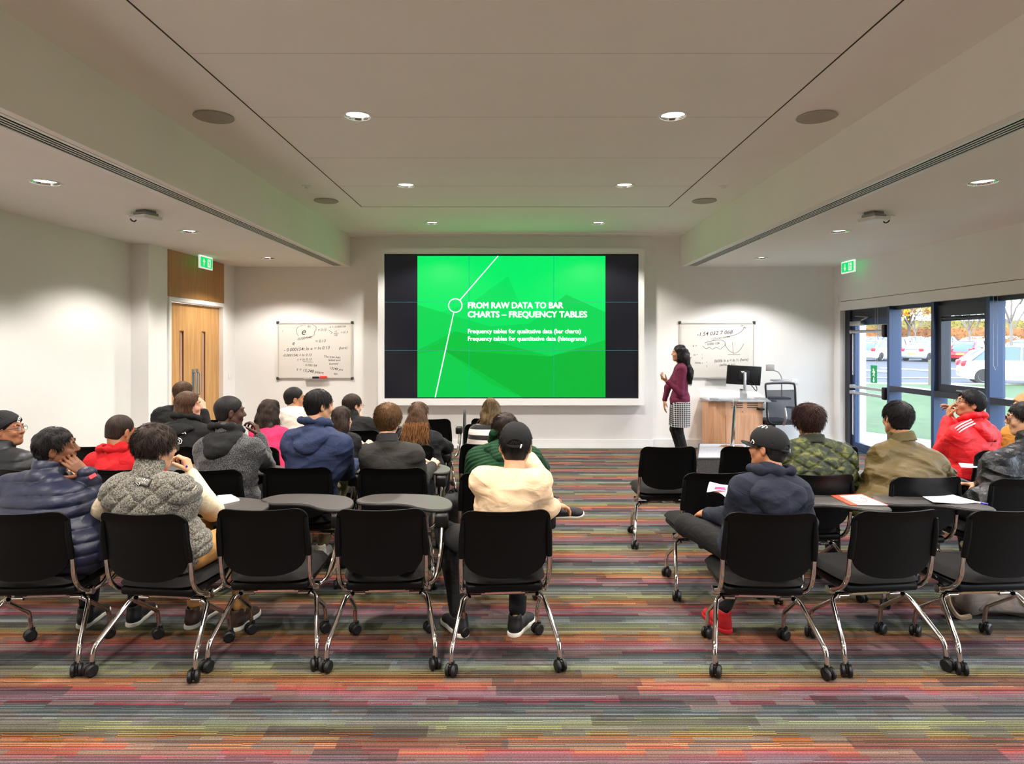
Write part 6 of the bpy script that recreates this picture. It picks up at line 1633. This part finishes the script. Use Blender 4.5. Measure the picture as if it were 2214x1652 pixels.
# car built once as shaped shell: side profile lofted across its width
m_tyre = mat('tyre', (24, 24, 26), .8); m_wheel = mat('alloy_wheel', (196, 198, 204), .35, metal=.7); m_cglass = mat('car_glass', (60, 78, 92), .08, spec=.8); m_tail = mat('tail_lamp', (200, 20, 30), .3); m_plate = mat('number_plate', (226, 190, 60), .5)
def car_proto(kind):
    r = empty('car')
    L_ = 3.9
    # (x, z) stations: lower sill, belt, roof as functions along the length, rear at x=0, front at x=L_
    xs_ = [0, .06, .18, .45, .8, 1.2, 1.7, 2.2, 2.6, 2.95, 3.3, 3.6, 3.8, 3.9]
    if kind == 'hatch': belt = [.55, .78, .88, .93, .94, .94, .93, .92, .90, .86, .80, .70, .58, .45]; roof = [.55, .80, 1.02, 1.30, 1.42, 1.47, 1.48, 1.44, 1.33, 1.08, .82, .71, .59, .46]
    else: belt = [.60, .84, .92, .95, .95, .94, .93, .92, .90, .87, .82, .72, .60, .45]; roof = [.60, .86, .95, 1.00, 1.18, 1.36, 1.43, 1.43, 1.36, 1.12, .85, .73, .61, .46]
    low = [.34, .26, .22, .2, .2, .2, .2, .2, .2, .2, .2, .22, .26, .34]; hw = [.62, .74, .80, .83, .84, .85, .85, .85, .85, .84, .82, .78, .70, .58]
    def loft(mb, f):
        rings = []
        for i, x in enumerate(xs_): rings.append([(x, y, z) for y, z in f(i)])
        n = len(rings[0]); vs = [v for q in rings for v in q]; fs = []
        for i in range(len(rings) - 1):
            for k in range(n): fs.append((i * n + k, i * n + (k + 1) % n, (i + 1) * n + (k + 1) % n, (i + 1) * n + k))
        fs.append(tuple(range(n))); fs.append(tuple((len(rings) - 1) * n + k for k in reversed(range(n)))); mb.add(vs, fs); return mb
    body = loft(MB(), lambda i: [(-hw[i] * .9, low[i]), (-hw[i], low[i] + .12), (-hw[i], belt[i] - .12), (-hw[i] * .93, belt[i]), (hw[i] * .93, belt[i]), (hw[i], belt[i] - .12), (hw[i], low[i] + .12), (hw[i] * .9, low[i])])
    body.build('body', MATS.get('car_paint_white') or mat('car_paint_white', (226, 228, 232), .25, coat=.6), r, angle=40)
    gl = loft(MB(), lambda i: [(-hw[i] * .92, belt[i] - .02), (-hw[i] * .80, (belt[i] + roof[i]) / 2), (-hw[i] * .70, roof[i] - .015), (hw[i] * .70, roof[i] - .015), (hw[i] * .80, (belt[i] + roof[i]) / 2), (hw[i] * .92, belt[i] - .02)])
    gl.build('glasshouse', m_cglass, r, angle=40)
    pi = MB()   # roof skin and pillars
    a, b = (4, 8) if kind == 'hatch' else (5, 8)
    idx = list(range(a, b + 1)); vs = []; 
    for i in idx: vs += [(xs_[i], -hw[i] * .72, roof[i] - .03), (xs_[i], -hw[i] * .55, roof[i] + .004), (xs_[i], hw[i] * .55, roof[i] + .004), (xs_[i], hw[i] * .72, roof[i] - .03)]
    fs = [(4 * j + k, 4 * j + k + 1, 4 * j + k + 5, 4 * j + k + 4) for j in range(len(idx) - 1) for k in range(3)]
    pi.add(vs, fs)
    for s_ in (-1, 1):
        pi.tube([(xs_[2] if kind == 'hatch' else xs_[3], s_ * .74, belt[3] - .03), (xs_[a], s_ * .61, roof[a] - .02)], [.09, .05], 6)
        pi.tube([(xs_[9] + .15, s_ * .77, belt[9] - .03), (xs_[b], s_ * .61, roof[b] - .02)], [.04, .03], 6); pi.tube([(1.85, s_ * .80, .92), (1.9, s_ * .62, 1.45)], .03, 6)
    pi.build('roof', MATS['car_paint_white'], r)
    for x in (.72, 3.12):
        for s_ in (-1, 1):
            w = MB().lathe([(.18, -.09), (.30, -.09), (.315, -.05), (.315, .05), (.30, .09), (.18, .09)], (x, s_ * .76, .315), 28, Matrix.Rotation(R(90), 4, 'X')).build('wheel', m_tyre, r)
            h_ = MB().lathe([(.0, .02), (.06, .02), (.19, .0), (.20, -.02)], (x, s_ * .85, .315), 24, Matrix.Rotation(R(90 * s_), 4, 'X'), cap=False)
            h_.build('hub', m_wheel, w)
    for s_ in (-1, 1):
        MB().rbox((-.0, min(s_ * .50, s_ * .76), .70), (.16, max(s_ * .50, s_ * .76), .92), .03, 2).build('tail_lamp', m_tail, r)
        MB().rbox((3.70, min(s_ * .42, s_ * .68), .56), (3.86, max(s_ * .42, s_ * .68), .68), .03, 2).build('head_lamp', m_wheel, r)
        MB().rbox((2.72, min(s_ * .86, s_ * 1.0), .93), (2.86, max(s_ * .86, s_ * 1.0), 1.04), .03, 2).build('mirror', MATS['car_paint_white'], r)
    MB().box((-.01, -.26, .48), (.03, .26, .60)).build('number_plate', m_plate, r, smooth=False)
    return r
hp = car_proto('hatch'); sal = car_proto('saloon'); usedc = set()
paints = {'white': MATS['car_paint_white'], 'silver': mat('car_paint_silver', (176, 180, 188), .3, metal=.5), 'red': mat('car_paint_red', (178, 28, 40), .3, coat=.5), 'blue': mat('car_paint_blue', (58, 84, 128), .3, coat=.5), 'dark': mat('car_paint_dark', (50, 54, 62), .3, coat=.5), 'pale': mat('car_paint_pale', (150, 176, 206), .3, coat=.5)}
def car(kind, px, D, yaw, paint, label, sc=1.):
    src = hp if kind == 'hatch' else sal
    o = src if kind not in usedc else copy_tree(src); usedc.add(kind)
    x = (px - CX) / FOC * D; o.location = (x, D, gz(D) - .05); o.rotation_euler = (0, 0, R(yaw)); o.scale = (sc,) * 3
    for ch_ in o.children:
        if ch_.name.split('.')[0] in ('body', 'roof', 'mirror'):
            ch_.data = ch_.data if paint == 'white' else ch_.data.copy()
            if paint != 'white': ch_.data.materials[0] = paints[paint]
    tag(o, label, 'car', 'cars in the car park')
car('hatch', 2072, 27.2, -27, 'white', 'white hatchback side-on nearest the windows', 1.06)
ordn = ['first', 'second', 'third', 'fourth', 'fifth', 'sixth', 'seventh', 'eighth']
cn = {'pale': 'pale blue', 'dark': 'dark grey'}
rows = [(46.2, 21.6, 30, ['silver', 'white', 'silver', 'red', 'white'], 'nearest parked row beyond the lane'), (52.4, 23.2, 30, ['pale', 'white', 'red', 'white', 'blue', 'white'], 'second parked row'),
        (64.5, 31.2, 32, ['white', 'blue', 'silver', 'pale', 'white', 'pale', 'blue'], 'third parked row'), (72, 33.4, 30, ['pale', 'white', 'dark', 'white', 'blue', 'silver', 'white', 'pale'], 'farthest parked row below the hedge')]
for ri, (D, X0, yaw, cols_, nm_) in enumerate(rows):
    for k, pc in enumerate(cols_):
        X = X0 + 2.9 * k
        Dk = D - .7 * k; car('hatch' if (k + ri) % 2 else 'saloon', CX + X / Dk * FOC, Dk, yaw, pc, '%s car, %s from left in the %s' % (cn.get(pc, pc), ordn[k], nm_), 1.0)
# hedges, leafy boxes of many small leaves
m_hedge = mat('beech_hedge_leaves', (130, 84, 42), .9, var=.45, vscale=1.2); m_hedge2 = mat('olive_hedge_leaves', (110, 100, 44), .9, var=.5, vscale=1.5)
def leaves(name, m, pts, size, seed):
    r_ = np.random.default_rng(seed); N = len(pts); a = r_.normal(size=(N, 3)); a /= np.linalg.norm(a, axis=1)[:, None]; b = np.cross(a, r_.normal(size=(N, 3))); b /= np.linalg.norm(b, axis=1)[:, None]
    sz_ = size * r_.uniform(.6, 1.3, N)[:, None]
    V2 = np.stack([pts - a * sz_, pts + b * sz_ * .6, pts + a * sz_, pts - b * sz_ * .6], 1).reshape(-1, 3); F2 = np.arange(4 * N).reshape(-1, 4)
    me = bpy.data.meshes.new(name); me.vertices.add(4 * N); me.vertices.foreach_set('co', V2.astype(np.float32).ravel()); me.loops.add(4 * N); me.loops.foreach_set('vertex_index', F2.astype(np.int32).ravel())
    me.polygons.add(N); me.polygons.foreach_set('loop_start', (4 * np.arange(N)).astype(np.int32)); me.update(calc_edges=True); me.materials.append(m); return me
def hedge(px0, px1, D, h_, m, label, seed):
    x0, x1 = (px0 - CX) / FOC * D, (px1 - CX) / FOC * D; z0 = gz(D); r_ = np.random.default_rng(seed)
    o = empty('hedge', ((x0 + x1) / 2, D, z0), 0, label, 'hedge'); w = (x1 - x0) / 2
    core = MB().rbox((-w, -.5, 0), (w, .5, h_ - .08), .1, 2).build('hedge_core', m, o)
    n = int(60 * 2 * w * h_); pts = np.stack([r_.uniform(-w, w, n), r_.uniform(-.62, .0, n), r_.uniform(0, h_ + .06, n)], 1)
    link_mesh('foliage', leaves('foliage', m, pts, .13, seed), o)
hedge(1800, 2420, 82, 2.2, m_hedge, 'long copper-coloured hedge behind the far parked cars', 3)
hedge(2098, 2330, 57.6, 1.4, m_hedge, 'low copper hedge right of the young white-trunked tree', 4)
hedge(1800, 2420, 88, 3.2, m_hedge2, 'taller yellow-green hedge line at the back of the car park', 5)
# trees
m_bark = mat('pale_bark', (104, 98, 90), .8, var=.15, vscale=12); m_barkd = mat('dark_bark', (84, 74, 64), .9)
m_gold = mat('autumn_gold_leaves', (226, 160, 40), .85, var=.4, vscale=1.4)
def branch(mb, p, d, L_, r, depth, r_, tips, spread=.5, up=.1):
    q = p + d * L_; mid = p + d * L_ * .5 + Vector(r_.normal(0, .03 * L_, 3)); mb.tube([p, mid, q], [r, r * .85, r * .7], 5, cap=False)
    if depth == 0: tips.append(q); return
    for k in range(3 if depth > 1 else 4):
        nd = (d + Vector(r_.normal(0, spread, 3)) + Vector((0, 0, up))).normalized(); branch(mb, p + d * L_ * (.55 + .45 * r_.random()), nd, L_ * r_.uniform(.6, .8), r * .52, depth - 1, r_, tips, spread, up)
def tree(px, D, H, trunk, m, label, seed, leafm=None, nl=0, depth=4, spread=.42):
    x = (px - CX) / FOC * D; o = empty('tree', (x, D, gz(D) - .05), 0, label, 'tree'); r_ = np.random.default_rng(seed)
    MB().tube([(0, 0, 0), (.02, 0, H * .15), (0, .0, H * .34)], [trunk, trunk * .85, trunk * .7], 8).build('trunk', m, o)
    mb = MB(); tips = []
    for k in range(5):
        a = 2 * PI * k / 5 + r_.uniform(-.3, .3); branch(mb, Vector((0, 0, H * (.25 + .018 * k))), Vector((math.cos(a) * .6, math.sin(a) * .6, 1)).normalized(), H * .24, trunk * .55, depth - 1, r_, tips, spread)
    branch(mb, Vector((0, 0, H * .32)), Vector((0, 0, 1)), H * .26, trunk * .65, depth, r_, tips, spread)
    mb.build('branches', m, o)
    if leafm:
        T_ = np.array([tuple(t) for t in tips]); pts = T_[r_.integers(0, len(T_), nl)] + r_.normal(0, .32, (nl, 3)); link_mesh('foliage', leaves('foliage', leafm, pts, .17, seed), o)
tree(2096, 48, 7.0, .09, m_bark, 'young bare white-trunked tree in the casement window glass', 11, depth=5, spread=.34)
tree(2186, 42, 8.5, .11, m_bark, 'bare white-trunked tree at the far right of the glazing', 12, depth=5, spread=.34)
tree(1979, 60, 6.5, .06, m_bark, 'thin bare sapling seen through the first fixed window', 13)
tree(1965, 78, 8.6, .22, m_barkd, 'tree with golden autumn leaves beyond the car park', 14, m_gold, 9000, 3, .6)
tree(1900, 80, 8.5, .2, m_barkd, 'autumn tree behind the exit door closer', 15, m_gold, 2600, 3)
tree(2075, 92, 15, .25, m_barkd, 'large bare dark tree behind the hedge, left in the casement glass', 16)
tree(2140, 95, 16, .3, m_barkd, 'large bare dark tree behind the hedge, right in the casement glass', 17)
tree(2240, 90, 15, .3, m_barkd, 'large bare dark tree behind the hedge at the far right', 18)
for px in (1980, 2131):
    D = 26.6 if px < 2000 else 25.2; x = (px - CX) / FOC * D
    o = MB().cyl((0, 0, -.05), (0, 0, 1.0), .055, seg=12).build('bollard', mat('weathered_post', (84, 80, 70), .8), None, loc=(x, D - .9, 0))
    tag(o, 'slim grey timber bollard by the kerb, %s' % ('left one, in first fixed window' if px < 2000 else 'right one, before the white hatchback'), 'bollard')
